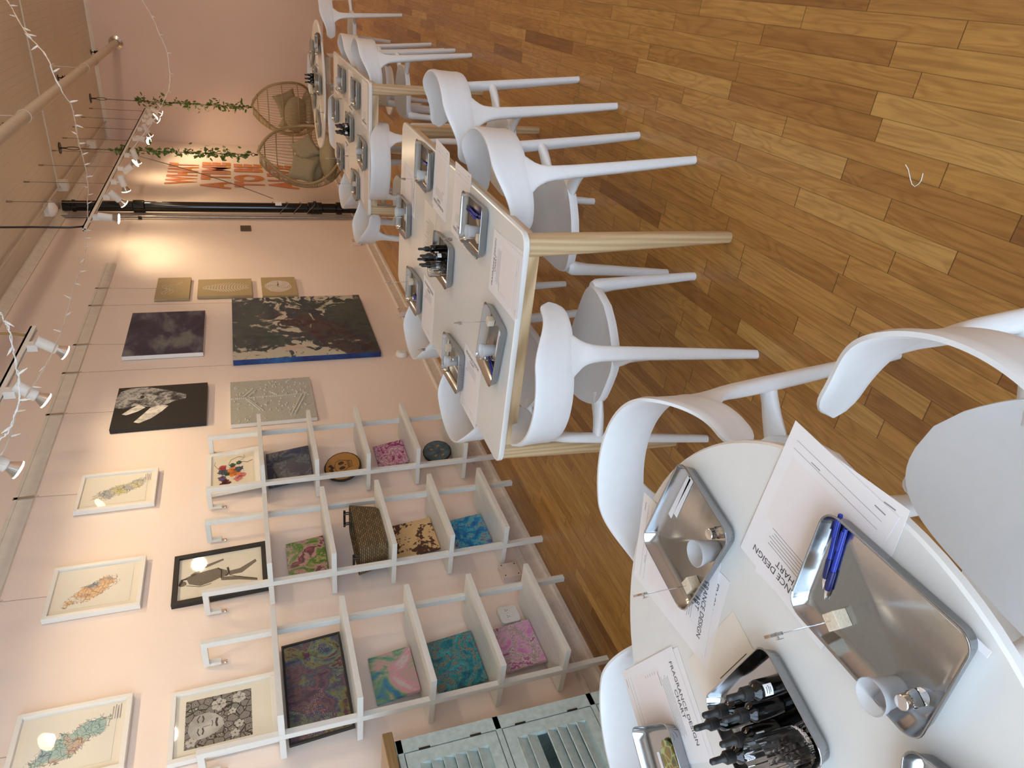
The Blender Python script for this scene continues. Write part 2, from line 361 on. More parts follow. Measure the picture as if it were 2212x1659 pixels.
# ================================================================ CHAIR
def make_chair():
    root = empty('plastic_armchair')
    A, B = 0.243, 0.241
    def plan(phi, off=0.0):
        x = A*math.sin(phi); y = -B*math.cos(phi)
        n = Vector((x/A/A, y/B/B)).normalized()
        return Vector((x + n.x*off, y + n.y*off)), n
    PHM = math.radians(101)
    def top(p):
        a = abs(math.degrees(p))
        k = min(1, max(0, (a-44)/46)); k = k*k*(3-2*k)
        return 0.752 - 0.062*k
    def bot(p):
        a = abs(math.degrees(p)); k = min(1, max(0, (a-40)/45)); k = k*k*(3-2*k)
        return 0.626 - 0.018*k
    # band
    m = MB(); N = 72; rings = []
    for i in range(N + 1):
        p = -PHM + 2*PHM*i/N
        end = min(1.0, (PHM - abs(p))/math.radians(11))
        rnd = math.sqrt(max(0.0, 1-(1-end)**2))*0.98 + 0.02
        zt, zb = top(p), bot(p); zc = (zt+zb)/2; h = (zt-zb)/2*rnd
        a = abs(math.degrees(p)); lean = -0.03
        ring = []
        M_ = 9; th = 0.0055
        for (sgn, order) in ((1, range(M_)), (-1, range(M_-1, -1, -1))):
            for k in order:
                f = -1 + 2*k/(M_-1)
                edge = 1.0 if abs(f) < 0.999 else 0.35
                lip = 0.003 if abs(f) > 0.7 else 0.0
                z = zc + h*f
                c, n = plan(p, sgn*(th*edge + lip*0.5))
                # the band leans back a little towards its top
                fl = (z - 0.60)/0.17
                c = c + n*(0.005*fl*fl)
                ring.append(Vector((c.x, c.y, z)))
        rings.append(ring)
    m.loft(rings); m.build('backrest', M['plastic'], root, smooth=50)
    # rear legs, flaring into the band
    PL = math.radians(54)
    prof = [(0.700,0.190,0.009),(0.670,0.185,0.010),(0.645,0.175,0.011),(0.628,0.150,0.012),(0.612,0.118,0.014),(0.596,0.088,0.018),(0.580,0.070,0.023),(0.560,0.058,0.028),(0.530,0.050,0.033),(0.460,0.045,0.036),(0.40,0.043,0.036),(0.30,0.040,0.034),(0.15,0.035,0.031),(0.03,0.030,0.028),(0.0,0.029,0.027)]
    for sg in (-1, 1):
        m = MB(); rings = []
        c0, n0 = plan(sg*PL); tn0 = Vector((-n0.y, n0.x))
        foot = Vector((sg*0.211, -0.214))
        for z, wd, th in prof:
            k = max(0.0, min(1.0, (0.62 - z)/0.62)); 
            ring = []
            for j in range(24):
                a = 2*PI*j/24; e = 0.75
                cu = math.copysign(abs(math.cos(a))**e, math.cos(a)); su = math.copysign(abs(math.sin(a))**e, math.sin(a))
                u = cu*wd/2; v = su*th/2
                cc, nn = plan(sg*PL + u/0.242)
                fl = (z-0.60)/0.17
                curved = cc + nn*(v + (0.005*fl*fl if z > 0.6 else 0))
                straight = c0.lerp(foot, k**1.1) + tn0*u + n0*v
                kk = max(0.0, min(1.0, (0.62 - z)/0.06))
                q = curved.lerp(straight, kk)
                ring.append(Vector((q.x, q.y, z)))
            rings.append(ring)
        m.loft(rings); m.build('leg', M['plastic'], root, smooth=50)
    # seat
    m = MB(); n = 48
    def outline(a, s, inset=0.0):
        e = 2/3.6
        cx = math.copysign(abs(math.cos(a))**e, math.cos(a)); sy = math.copysign(abs(math.sin(a))**e, math.sin(a))
        y = 0.066 + (0.172-inset)*s*sy
        q = min(1, max(0, (y+0.106)/0.20)); q = q*q*(3-2*q)
        wx = 0.142 + 0.070*q - inset
        return wx*s*cx, y
    def zs(x, y, s):
        d = 0.433 + 0.004*min(1, s**3) - 0.012*(1-s*s)
        if y > 0.12: d -= 1.2*(y-0.12)**2
        return d
    rings = []
    for s in (0.03, 0.25, 0.5, 0.7, 0.85, 0.93, 0.975):
        rings.append([Vector((*outline(2*PI*k/n, s), zs(*outline(2*PI*k/n, s), s))) for k in range(n)])
    for ins, dz in ((0.002, -0.0005), (0.0, -0.008), (0.001, -0.020), (0.004, -0.032), (0.012, -0.034), (0.02, -0.022)):
        r = []
        for k in range(n):
            x, y = outline(2*PI*k/n, 1.0, ins); r.append(Vector((x, y, zs(x, y, 1.0) + dz)))
        rings.append(r)
    for s in (0.8, 0.5, 0.03):
        rings.append([Vector((*outline(2*PI*k/n, s), zs(*outline(2*PI*k/n, s), s) - 0.012)) for k in range(n)])
    m.loft(rings)
    for sg in (-1, 1):      # yokes joining the seat corners to the rear legs
        pr = [((sg*0.085,-0.050,0.420),0.040,0.013),((sg*0.115,-0.085,0.421),0.034,0.016),((sg*0.140,-0.115,0.422),0.027,0.017),((sg*0.165,-0.138,0.424),0.022,0.018),((sg*0.184,-0.154,0.427),0.021,0.019),((sg*0.194,-0.162,0.429),0.018,0.018)]
        rg = []
        for c, wd, h in pr:
            c = Vector(c); t = Vector((sg*0.66, -0.75, 0)); u = Vector((t.y, -t.x, 0)).normalized()
            rg.append([c + u*math.cos(2*PI*k/12)*wd + Vector((0,0,1))*math.sin(2*PI*k/12)*h for k in range(12)])
        m.loft(rg)
    m.build('seat', M['plastic'], root, smooth=50)
    for sg in (-1, 1):
        m = MB(); rings = []
        for z, wd, x, y in ((0.420,0.044,0.178,0.192),(0.405,0.056,0.180,0.194),(0.385,0.050,0.183,0.198),(0.34,0.043,0.187,0.201),(0.2,0.037,0.193,0.208),(0.02,0.029,0.199,0.217),(0.0,0.028,0.199,0.217)):
            rings.append([Vector((sg*x + math.copysign(abs(math.cos(a))**0.8, math.cos(a))*wd/2, y + math.copysign(abs(math.sin(a))**0.8, math.sin(a))*wd/2, z)) for a in [2*PI*k/14 for k in range(14)]])
        m.loft(rings); m.build('leg', M['plastic'], root, smooth=50)
    return root
CH = [None]
GC = 'white plastic armchairs around the tables'
def chair(x, y, facing, label):
    if CH[0] is None: CH[0] = make_chair(); o = CH[0]
    else: o = copy_tree(CH[0])
    o.location = (x, y, 0); o.rotation_euler = (0, 0, math.radians(facing) - PI/2)
    tag(o, label, 'chair', GC); return o
# facing = direction the sitter looks, degrees from +X
chair(2.434, 0.477, 169, 'white plastic armchair nearest the camera, seat half under the near round table')
chair(2.037, 0.973, -102, 'white plastic armchair between the near round table and the long table')
chair(1.500, 0.750, -40, 'white plastic armchair on the wall side of the near round table, beside the green cabinet')
chair(1.897, 1.873, 74.4, 'white plastic armchair at the near end of the long table, its back to the camera')
chair(2.311, 2.401, 180, 'white plastic armchair pushed in at the open side of the long table, nearer of two')
chair(2.412, 3.076, 173.3, 'white plastic armchair pushed in at the open side of the long table, farther of two')
chair(1.491, 2.491, -3, 'white plastic armchair at the wall side of the long table, nearest the shelves')
chair(1.485, 3.267, -1, 'white plastic armchair at the wall side of the long table, below the stormy sea canvas')
chair(1.897, 4.778, 85, 'white plastic armchair at the near end of the middle table, back towards the long table')
chair(1.443, 5.203, 0, 'white plastic armchair at the near wall-side corner of the middle table')
chair(1.481, 5.985, -5, 'white plastic armchair at the middle table, in front of the black pipe')
chair(2.348, 5.223, 181.7, 'white plastic armchair at the open side of the middle table, nearer of two')
chair(2.314, 5.954, 180, 'white plastic armchair at the open side of the middle table, farther of two')
chair(1.80, 6.62, -84, 'white plastic armchair at the far end of the middle table, facing the camera')
chair(2.533, 7.632, 161, 'white plastic armchair at the open side of the far round table')
chair(1.93, 8.55, -95, 'white plastic armchair on the far side of the far round table')

# ================================================================ TABLES
TT = 0.74
def rect_table(cx, cy, hx, hy, label):
    r = thing('dining_table', label, 'table', (cx, cy, 0))
    m = MB(); m.loft([rrect(hx-0.002, hy-0.002, 0.045, 6, TT-0.020), rrect(hx, hy, 0.045, 6, TT-0.017), rrect(hx, hy, 0.045, 6, TT-0.003), rrect(hx-0.003, hy-0.003, 0.043, 6, TT)])
    m.build('tabletop', M['tabletop'], r, smooth=35)
    m = MB(); z0, z1 = TT-0.062, TT-0.020; a, b = hx-0.02, hy-0.02
    m.box((-a,-b,z0),(a,-b+0.02,z1)); m.box((-a,b-0.02,z0),(a,b,z1)); m.box((-a,-b,z0),(-a+0.02,b,z1)); m.box((a-0.02,-b,z0),(a,b,z1))
    m.build('apron', M['apron'], r, smooth=0)
    for sx in (-1, 1):
        for sy in (-1, 1):
            m = MB(); rings = []
            for z, wd, k in ((TT-0.021,0.068,0.0),(0.5,0.060,0.3),(0.2,0.046,0.75),(0.004,0.036,1.0),(0.0,0.034,1.0)):
                x = sx*(hx-0.045+0.035*k); y = sy*(hy-0.045+0.035*k)
                rings.append([Vector((x,y,z)) + q for q in rrect(wd/2, wd/2, wd*0.3, 3)])
            m.loft(rings); m.build('leg', M['ash'], r, smooth=40)
    return r
rect_table(1.925, 2.785, 0.425, 0.90, 'long white table with ash legs beside the shelves, paper sheets on it')
rect_table(1.965, 5.60, 0.425, 0.90, 'white table with ash legs in the middle of the room, near the black pipe')
def round_table(cx, cy, R, label, apron):
    r = thing('round_table', label, 'table', (cx, cy, 0))
    m = MB(); m.lathe([(R-0.003,TT-0.020),(R,TT-0.017),(R,TT-0.004),(R-0.004,TT)], 96); m.build('tabletop', M['tabletop'], r, smooth=35)
    if apron: m = MB(); m.box((-0.30,-0.30,TT-0.10),(0.30,-0.28,TT-0.02)); m.box((-0.30,0.28,TT-0.10),(0.30,0.30,TT-0.02)); m.box((-0.30,-0.28,TT-0.10),(-0.28,0.28,TT-0.02)); m.box((0.28,-0.28,TT-0.10),(0.30,0.28,TT-0.02))
    if apron: m.build('apron', apron, r, smooth=0)
    m = MB(); m.lathe([(0.12,TT-0.021),(0.11,TT-0.03),(0.035,TT-0.09),(0.03,0.12),(0.045,0.05),(0.20,0.022),(0.235,0.012),(0.24,0.0)][::-1], 40); m.build('pedestal', M['white'], r, smooth=50)
    return r
round_table(1.937, 0.517, 0.495, 'near white round table crowded with trays and paper sheets', None)
round_table(1.93, 7.86, 0.60, 'far white round table in front of the hanging egg chairs', M['ply'])

# ================================================================ SHELVES
SHZ = (1.552, 1.228, 0.905, 0.578, 0.253)
def shelf_unit(y0, y1, label):
    r = thing('ladder_shelf', label, 'shelf', (0, y0, 0)); L = y1-y0; X0 = 0.142
    for yy in (0.0, L-0.028):
        m = MB(); m.box((X0, yy, 0), (X0+0.03, yy+0.028, 1.87)); m.box((0.012, yy, 1.842), (X0, yy+0.028, 1.87)); m.box((0.012, yy, 1.79), (0.030, yy+0.028, 1.842))
        up = m.build('upright', M['shelf'], r, smooth=0, bevel=0.0015)
        b = MB(); b.box((0.001, yy+0.004, 1.765), (0.012, yy+0.024, 1.80)); b.lathe([(0.006,0.0),(0.006,0.004)], 10, Matrix.Translation((0.012, yy+0.014, 1.775)) @ Matrix.Rotation(PI/2, 4, 'Y'))
        b.build('bracket', M['chrome'], up, smooth=30)
    for z in SHZ:
        m = MB(); m.box((0.012, 0.0, z-0.026), (X0-0.001, L, z)); m.box((X0+0.031, 0.0, z-0.026), (0.305, L, z)); m.box((X0-0.001, 0.029, z-0.026), (X0+0.031, L-0.029, z))
        m.build('shelf_board', M['shelf'], r, smooth=0, bevel=0.0012)
    return r
shelf_unit(1.945, 2.535, 'white ladder shelf nearest the camera, holding the large dark framed pour painting')
shelf_unit(2.835, 3.415, 'middle white ladder shelf, holding the woven basket')
shelf_unit(3.69, 4.285, 'farthest white ladder shelf, holding the oval wood slice with a skull')

# cabinet with louvred doors (sage green) and a rustic top
cb = thing('louvred_cabinet', 'sage green cabinet with louvred doors and rough wooden top, left of the round table', 'cabinet', (0.002, 0.70, 0))
M['sage'] = flat('sage_paint', (0.42, 0.50, 0.47), 0.55, var=0.12, scale=8)
CY1 = 1.65-0.70; H = 1.135
m = MB(); m.box((0.0,0.0,0.0),(0.37,0.02,H)); m.box((0.0,CY1-0.02,0.0),(0.37,CY1,H)); m.box((0,0,0),(0.01,CY1,H)); m.box((0,0,0.05),(0.37,CY1,0.07)); m.box((0,0,H-0.02),(0.37,CY1,H))
m.box((0.37,CY1-0.055,0),(0.398,CY1,H)); m.box((0.37,0,0),(0.398,0.05,H)); m.box((0.37,0.45,0),(0.398,0.50,H))
for z in (0.0, 0.285, 0.708, 1.105): m.box((0.37,0.0,z),(0.398,CY1,z+0.022 if z else 0.05))
m.build('body', M['sage'], cb, smooth=0)
m = MB(); m.box((-0.0,-0.03,H),(0.43,CY1+0.025,H+0.04)); m.build('cabinet_top', M['rustic'], cb, smooth=0, bevel=0.004)
for zi, (z0, z1) in enumerate(((0.055,0.281),(0.311,0.704),(0.734,1.101))):
    for (ya, yb) in ((0.055,0.445),(0.505,CY1-0.06)):
        d = MB(); x0, x1 = 0.374, 0.398
        d.box((x0,ya,z0),(x1,ya+0.05,z1)); d.box((x0,yb-0.05,z0),(x1,yb,z1)); d.box((x0,ya+0.05,z0),(x1,yb-0.05,z0+0.045)); d.box((x0,ya+0.05,z1-0.045),(x1,yb-0.05,z1))
        n = int((z1-z0-0.09)/0.042)
        for k in range(n):
            zc = z0+0.045+(k+0.5)*(z1-z0-0.09)/n
            if zi == 1 and k == 4 and yb > 0.6: continue
            mt = Matrix.Translation((0.386,0,zc)) @ Matrix.Rotation(math.radians(28), 4, 'Y')
            d.box((-0.003,ya+0.05,-0.026),(0.003,yb-0.05,0.026), mt)
        door = d.build('door', M['sage'], cb, smooth=0)
        for zz in (z0+0.06, z1-0.10):
            h = MB(); hy = yb+0.001 if yb > 0.6 else ya-0.003
            h.box((0.392,hy,zz),(0.402,hy+0.006,zz+0.045)); h.build('hinge', M['dark'], door, smooth=0)

# ================================================================ WALL ART
def obj_uv(t, w, h, off=(0,0,0)):
    """object coordinates of a picture (local y = across, z = up), scaled so the shorter side is about 1"""
    s = 1.0/min(w, h)
    c = t.nodes.new('ShaderNodeTexCoord'); mp = t.nodes.new('ShaderNodeMapping')
    mp.inputs['Scale'].default_value = (s, s, s); mp.inputs['Location'].default_value = off
    t.links.new(c.outputs['Object'], mp.inputs[0]); return mp.outputs[0]
def pour(name, stops, w, h, sc_=2.2, dist=2.5, seed=0.0, rough=0.22, fine=0.35, stretch=(1,1,1), sparkle=0):
    m, t, b = nt(name, rough)
    v = obj_uv(t, w, h, (seed, seed*1.7, seed*0.6))
    mp = t.nodes.new('ShaderNodeMapping'); mp.inputs['Scale'].default_value = stretch; t.links.new(v, mp.inputs[0]); v = mp.outputs[0]
    n1 = node(t, 'ShaderNodeTexNoise', i_Scale=sc_, i_Detail=3.0, i_Distortion=dist); t.links.new(v, n1.inputs[0])
    n2 = node(t, 'ShaderNodeTexNoise', i_Scale=sc_*7, i_Detail=5.0, i_Distortion=dist*0.6); t.links.new(v, n2.inputs[0])
    f = math_(t, 'MULTIPLY_ADD', math_(t, 'SUBTRACT', n2.outputs[0], 0.5), fine, n1.outputs[0])
    c = ramp(t, f, stops)
    if sparkle:
        vo = node(t, 'ShaderNodeTexVoronoi', i_Scale=55.0); t.links.new(v, vo.inputs[0])
        n3 = node(t, 'ShaderNodeTexNoise', i_Scale=2.0, i_Distortion=1.0); t.links.new(v, n3.inputs[0])
        k = math_(t, 'MULTIPLY', math_(t, 'LESS_THAN', vo.outputs['Distance'], 0.22), math_(t, 'GREATER_THAN', n3.outputs[0], 0.52))
        k = math_(t, 'MULTIPLY', k, sparkle)
        c = mix(t, k, c, (0.75, 0.72, 0.78))
    t.links.new(c, b.inputs['Base Color'])
    bump(t, b, f, 0.3, 0.003)
    return m
def picture(kind, label, y0, y1, z0, z1, mat, depth=0.035, side=None, x=0.004, lean=0.0, skew=0.0, frame=None, matboard=0.0, fw=0.022, cat='painting', name='wall_canvas', group=None, inner=None):
    """thing standing against or hanging on the left wall; origin at its lower edge middle; local +X out of the wall, +Y away from the camera"""
    W_, H_ = y1-y0, z1-z0
    r = thing(name, label, cat, (x, (y0+y1)/2, z0), group=group, rot=(skew, -lean, 0))
    a = -W_/2
    if kind == 'canvas':
        m = MB(); m.box((0, a, 0), (depth, -a, H_)); m.build('canvas', side or mat, r, smooth=0, bevel=0.002)
        m = MB(); m.box((depth+0.0003, a+0.001, 0.001), (depth+0.0018, -a-0.001, H_-0.001))
        o = m.build('painted_face', mat, r, smooth=0)
        return r, depth+0.002, W_, H_
    if kind == 'frame':
        m = MB(); f = fw
        m.box((0, a, 0), (depth, a+f, H_)); m.box((0, -a-f, 0), (depth, -a, H_)); m.box((0, a+f, 0), (depth, -a-f, f)); m.box((0, a+f, H_-f), (depth, -a-f, H_))
        m.build('frame', frame or M['frame_w'], r, smooth=0, bevel=0.0015)
        m = MB(); m.box((0.001, a+f-0.002, f-0.002), (depth*0.45, -a-f+0.002, H_-f+0.002)); m.build('mat_board', M['foam'], r, smooth=0)
        g = MB(); gx = depth*0.72; g.add([(gx,a+f,f),(gx,-a-f,f),(gx,-a-f,H_-f),(gx,a+f,H_-f)], [(0,1,2,3)]); g.build('glass', M['pane'], r, smooth=0)
        q = matboard; dx = depth*0.45
        m = MB(); m.box((dx+0.0004, a+f+q, f+q), (dx+0.0016, -a-f-q, H_-f-q)); o = m.build('print', mat, r, smooth=0)
        return r, dx+0.0018, W_, H_
def decal(root, x, polys, mat, name, W_, H_, t=0.0006):
    """flat painted shapes lying on a picture; polygons in u (0 left .. 1 right), v (0 bottom .. 1 top)"""
    m = MB()
    for p in polys:
        a = [Vector((x, -W_/2 + u*W_, v*H_)) for u, v in p]; b = [q + Vector((t, 0, 0)) for q in a]; m.loft([a, b])
    return m.build(name, mat, root, smooth=0)
def blob(cu, cv, ru, rv, n=14, wob=0.12, seed=0):
    rd = random.Random(seed); return [(cu + ru*(1+wob*(rd.random()-.5)*2)*math.cos(2*PI*k/n), cv + rv*(1+wob*(rd.random()-.5)*2)*math.sin(2*PI*k/n)) for k in range(n)]
def stroke(pts, w0, w1=None, asp=1.0):
    """ribbon along pts (u,v)"""
    w1 = w0 if w1 is None else w1; out = []; L = []; R = []
    for i, p in enumerate(pts):
        q = pts[min(i+1, len(pts)-1)]; o = pts[max(i-1, 0)]
        dx, dy = (q[0]-o[0])*asp, q[1]-o[1]; l = math.hypot(dx, dy) or 1; wd = w0 + (w1-w0)*i/(len(pts)-1)
        nx, ny = -dy/l*wd/2/asp, dx/l*wd/2
        L.append((p[0]+nx, p[1]+ny)); R.append((p[0]-nx, p[1]-ny))
    return [[L[i], L[i+1], R[i+1], R[i]] for i in range(len(pts)-1)]

G = 'pictures hanging on the pink wall'
# purple cloudy canvas
mt = pour('cloudy_violet', [(0.30,(0.015,0.010,0.03)),(0.45,(0.035,0.025,0.06)),(0.55,(0.09,0.09,0.12)),(0.66,(0.16,0.17,0.16)),(0.8,(0.20,0.17,0.22))], 0.86, 0.62, 1.8, 0.6, 1.0, 0.6, 0.12, (1,1,2.2))
picture('canvas', 'dark violet cloudy abstract canvas with a white side edge, beside the rhino', 5.765, 6.63, 1.945, 2.56, mt, 0.036, M['white'])
# rhino
RB = flat('matt_black_ground', (0.006,0.006,0.006), 0.5, var=0.2)
r, x, W_, H_ = picture('canvas', 'black canvas with a grey rhinoceros head and two horns', 4.665, 5.24, 1.90, 2.52, RB, 0.035, RB)
def rh(X, Y):
    u = (1250-Y)/(1250-981.0); xl = 692 + (780-692)*u; wd = 613 + (560-613)*u
    return (u, 1-(X-xl)/wd)
gm = pour('rhino_skin', [(0.35,(0.02,0.02,0.02)),(0.5,(0.22,0.22,0.22)),(0.6,(0.5,0.5,0.49)),(0.7,(0.12,0.12,0.12))], 0.57, 0.62, 5, 1.4, 3.0, 0.5, 0.4)
hm = pour('rhino_horn', [(0.3,(0.25,0.24,0.22)),(0.55,(0.75,0.74,0.70)),(0.8,(0.45,0.43,0.40))], 0.57, 0.62, 4, 1.0, 5.0, 0.5, 0.3)
decal(r, x, [[rh(*p) for p in ((742,1118),(752,1060),(790,1010),(850,990),(950,987),(1050,1010),(1130,1035),(1195,1058),(1188,1085),(1110,1098),(1060,1118),(990,1128),(930,1122),(860,1112),(800,1128))]], gm, 'painted_head', W_, H_)
decal(r, x+0.0008, [[rh(*p) for p in ((845,1218),(878,1227),(960,1200),(1030,1160),(1072,1128),(1030,1118),(960,1132),(900,1178))], [rh(*p) for p in ((778,1163),(805,1170),(880,1150),(928,1128),(890,1108),(835,1130))]], hm, 'painted_horns', W_, H_)
decal(r, x+0.0008, [blob(*rh(915,1055), 0.035, 0.022, 12, 0.1)], RB, 'painted_eye', W_, H_)
# stormy sea
mt, t, b = nt('stormy_sea', 0.3); v = obj_uv(t, 1.25, 1.25, (3.0, 1.0, 0.4))
lo = node(t, 'ShaderNodeTexNoise', i_Scale=1.5, i_Detail=2.0, i_Distortion=1.2); t.links.new(v, lo.inputs[0])
fi = node(t, 'ShaderNodeTexNoise', i_Scale=6.5, i_Detail=9.0, i_Roughness=0.62, i_Distortion=1.8); t.links.new(v, fi.inputs[0])
v2 = obj_uv(t, 1.25, 1.25, (8.0, 4.0, 2.0)); pk = node(t, 'ShaderNodeTexNoise', i_Scale=1.3, i_Detail=3.0, i_Distortion=0.8); t.links.new(v2, pk.inputs[0])
base = ramp(t, pk.outputs[0], [(0.33, (0.05,0.012,0.016)), (0.40, (0.010,0.026,0.05)), (0.50, (0.012,0.045,0.048)), (0.62, (0.05,0.075,0.075)), (0.72, (0.012,0.03,0.10))])
base = mix(t, math_(t, 'MULTIPLY', ramp(t, fi.outputs[0], [(0.40,(0,0,0)),(0.55,(1,1,1))]), 0.35), base, (0.10,0.13,0.12))
fm = math_(t, 'MULTIPLY_ADD', math_(t, 'SUBTRACT', lo.outputs[0], 0.5), 0.85, fi.outputs[0])
foam = ramp(t, fm, [(0.515, (0,0,0)), (0.565, (1,1,1))])
fcol = ramp(t, pk.outputs[0], [(0.54, (0.58,0.55,0.44)), (0.60, (0.62,0.36,0.30)), (0.64, (0.58,0.55,0.44))])
t.links.new(mix(t, math_(t, 'MULTIPLY', foam, 0.9), base, fcol), b.inputs['Base Color']); bump(t, b, fm, 0.4, 0.004)
sd = pour('sea_edge', [(0.3,(0.004,0.008,0.10)),(0.6,(0.01,0.06,0.22)),(0.75,(0.02,0.12,0.3))], 1.25, 1.25, 6, 0.6, 2.0, 0.4, 0.4)
picture('canvas', 'large dark teal canvas of churning sea foam with a blue side edge', 5.56, 6.86, 0.475, 1.71, mt, 0.05, sd)
# beaded relief
bmx = flat('grey_white_impasto', (0.46,0.46,0.40), 0.6, var=0.35, scale=60, bmp=0.6)
r, x, W_, H_ = picture('canvas', 'grey white canvas with raised beads forming arrow shapes, behind the farthest shelf', 4.60, 5.225, 1.125, 1.735, bmx, 0.03, M['frame_w'])
rd = random.Random(3); bm_ = MB()
pts = []
def line(a, b, n):
    for k in range(n + 1): pts.append((a[0]+(b[0]-a[0])*k/n, a[1]+(b[1]-a[1])*k/n))
line((0.60,0.84),(0.78,0.73),9); line((0.60,0.84),(0.27,0.66),14); line((0.56,0.80),(0.74,0.70),9); line((0.56,0.80),(0.25,0.62),14); line((0.57,0.98),(0.57,0.10),38)
line((0.55,0.14),(0.10,0.30),20); line((0.53,0.10),(0.10,0.26),20); line((0.90,0.30),(0.98,0.22),5); line((0.68,0.52),(0.60,0.44),5)
for k in range(95): pts.append((rd.uniform(0.05,0.95), rd.uniform(0.05,0.95)))
for u, v in pts: bm_.sphere((x+0.002, -W_/2+u*W_, v*H_), 0.0085, 8, 5)
o = bm_.build('beads', flat('pearl_bead', (0.52,0.50,0.42), 0.3), r, smooth=60); o['kind'] = 'stuff'
# three tan line drawings
ink = flat('chalk_white', (0.62,0.56,0.50), 0.7)
r, x, W_, H_ = picture('canvas', 'small square tan canvas with pale line drawing, highest of the three tan ones', 6.965, 7.515, 2.10, 2.41, M['tan'], 0.025)
S = []
for k in range(3): S += stroke([(0.2+0.05*j, 0.75-0.1*k+0.08*math.sin(j*1.1+k)) for j in range(10)], 0.015)
S += stroke([(0.75-0.02*j, 0.25+0.03*j+0.03*math.sin(j*2)) for j in range(12)], 0.02)
decal(r, x, S, ink, 'line_drawing', W_, H_)
r, x, W_, H_ = picture('canvas', 'tall tan canvas with a pale striped feather drawing, middle of the three tan ones', 6.995, 7.445, 1.515, 2.03, M['tan'], 0.025)
S = []
for k in range(16):
    v = 0.08 + 0.052*k; wd = 0.26*math.sin(PI*(k+2)/19)
    S += stroke([(0.5-wd, v-0.02), (0.5-wd*0.4, v+0.04), (0.5+wd*0.4, v+0.03), (0.5+wd, v-0.03)], 0.022, 0.012)
decal(r, x, S, ink, 'line_drawing', W_, H_)
r, x, W_, H_ = picture('canvas', 'small tan canvas with a pale round shell drawing, lowest of the three tan ones', 6.96, 7.465, 1.075, 1.42, M['tan'], 0.025)
S = []
for k in range(7):
    rr = 0.36 - 0.05*k; S += stroke([(0.5+rr*math.cos(a*PI/10)*0.8, 0.52+rr*math.sin(a*PI/10)+0.02*math.sin(a*1.7+k)) for a in range(21)], 0.035)
decal(r, x, S, ink, 'line_drawing', W_, H_)

# framed prints with cell-like ink blots
def cells(name, w, h, cols, seed, ang):
    m, t, b = nt(name, 0.6); v = obj_uv(t, w, h, (seed, 0, 0))
    nz = node(t, 'ShaderNodeTexNoise', i_Scale=5.0, i_Detail=3.0); t.links.new(v, nz.inputs[0])
    va = t.nodes.new('ShaderNodeVectorMath'); va.operation = 'MULTIPLY_ADD'; t.links.new(nz.outputs[1], va.inputs[0]); va.inputs[1].default_value = (0.16,)*3; t.links.new(v, va.inputs[2])
    vo = node(t, 'ShaderNodeTexVoronoi', i_Scale=20.0, feature='DISTANCE_TO_EDGE'); t.links.new(va.outputs[0], vo.inputs[0])
    vo2 = node(t, 'ShaderNodeTexVoronoi', i_Scale=9.0, feature='DISTANCE_TO_EDGE'); t.links.new(va.outputs[0], vo2.inputs[0])
    edge = math_(t, 'MAXIMUM', math_(t, 'LESS_THAN', vo.outputs[0], 0.035), math_(t, 'LESS_THAN', vo2.outputs[0], 0.03))
    c = t.nodes.new('ShaderNodeTexCoord'); sp = t.nodes.new('ShaderNodeSeparateXYZ'); t.links.new(c.outputs['Object'], sp.inputs[0])
    y = sp.outputs[1]; z = math_(t, 'SUBTRACT', sp.outputs[2], h*0.5)
    ca, sa = math.cos(ang), math.sin(ang)
    p = math_(t, 'ADD', math_(t, 'MULTIPLY', y, ca/(0.33*h)), math_(t, 'MULTIPLY', z, sa/(0.33*h)))
    q = math_(t, 'ADD', math_(t, 'MULTIPLY', y, -sa/(0.12*h)), math_(t, 'MULTIPLY', z, ca/(0.12*h)))
    rr = math_(t, 'ADD', math_(t, 'MULTIPLY', p, p), math_(t, 'MULTIPLY', q, q))
    n3 = node(t, 'ShaderNodeTexNoise', i_Scale=3.2, i_Detail=4.0, i_Distortion=0.8); t.links.new(v, n3.inputs[0])
    fld = math_(t, 'SUBTRACT', math_(t, 'MULTIPLY', n3.outputs[0], 2.4), math_(t, 'ADD', math_(t, 'MULTIPLY', rr, 0.75), 0.35))
    mk = math_(t, 'GREATER_THAN', fld, 0.0); mk2 = math_(t, 'GREATER_THAN', math_(t, 'MULTIPLY_ADD', nz.outputs[0], 0.8, fld), 0.72)
    n4 = node(t, 'ShaderNodeTexNoise', i_Scale=4.0, i_Detail=2.0); t.links.new(v, n4.inputs[0])
    col = ramp(t, n4.outputs[0], cols)
    paper = (0.74, 0.72, 0.64)
    c1 = mix(t, math_(t, 'MULTIPLY', mk2, 0.6), paper, col)
    c2 = mix(t, math_(t, 'MULTIPLY', math_(t, 'MULTIPLY', edge, mk), 0.8), c1, mix(t, 0.6, col, (0.03,0.04,0.06)))
    t.links.new(c2, b.inputs['Base Color']); return m
def caption(r, x, W_, H_, u0=0.70, v0=0.10):
    S = []
    for k in range(4): S += stroke([(u0, v0+0.022*k), (u0+0.2-0.02*(k%2), v0+0.022*k)], 0.006)
    decal(r, x, S, M['inkgrey'], 'caption', W_, H_)
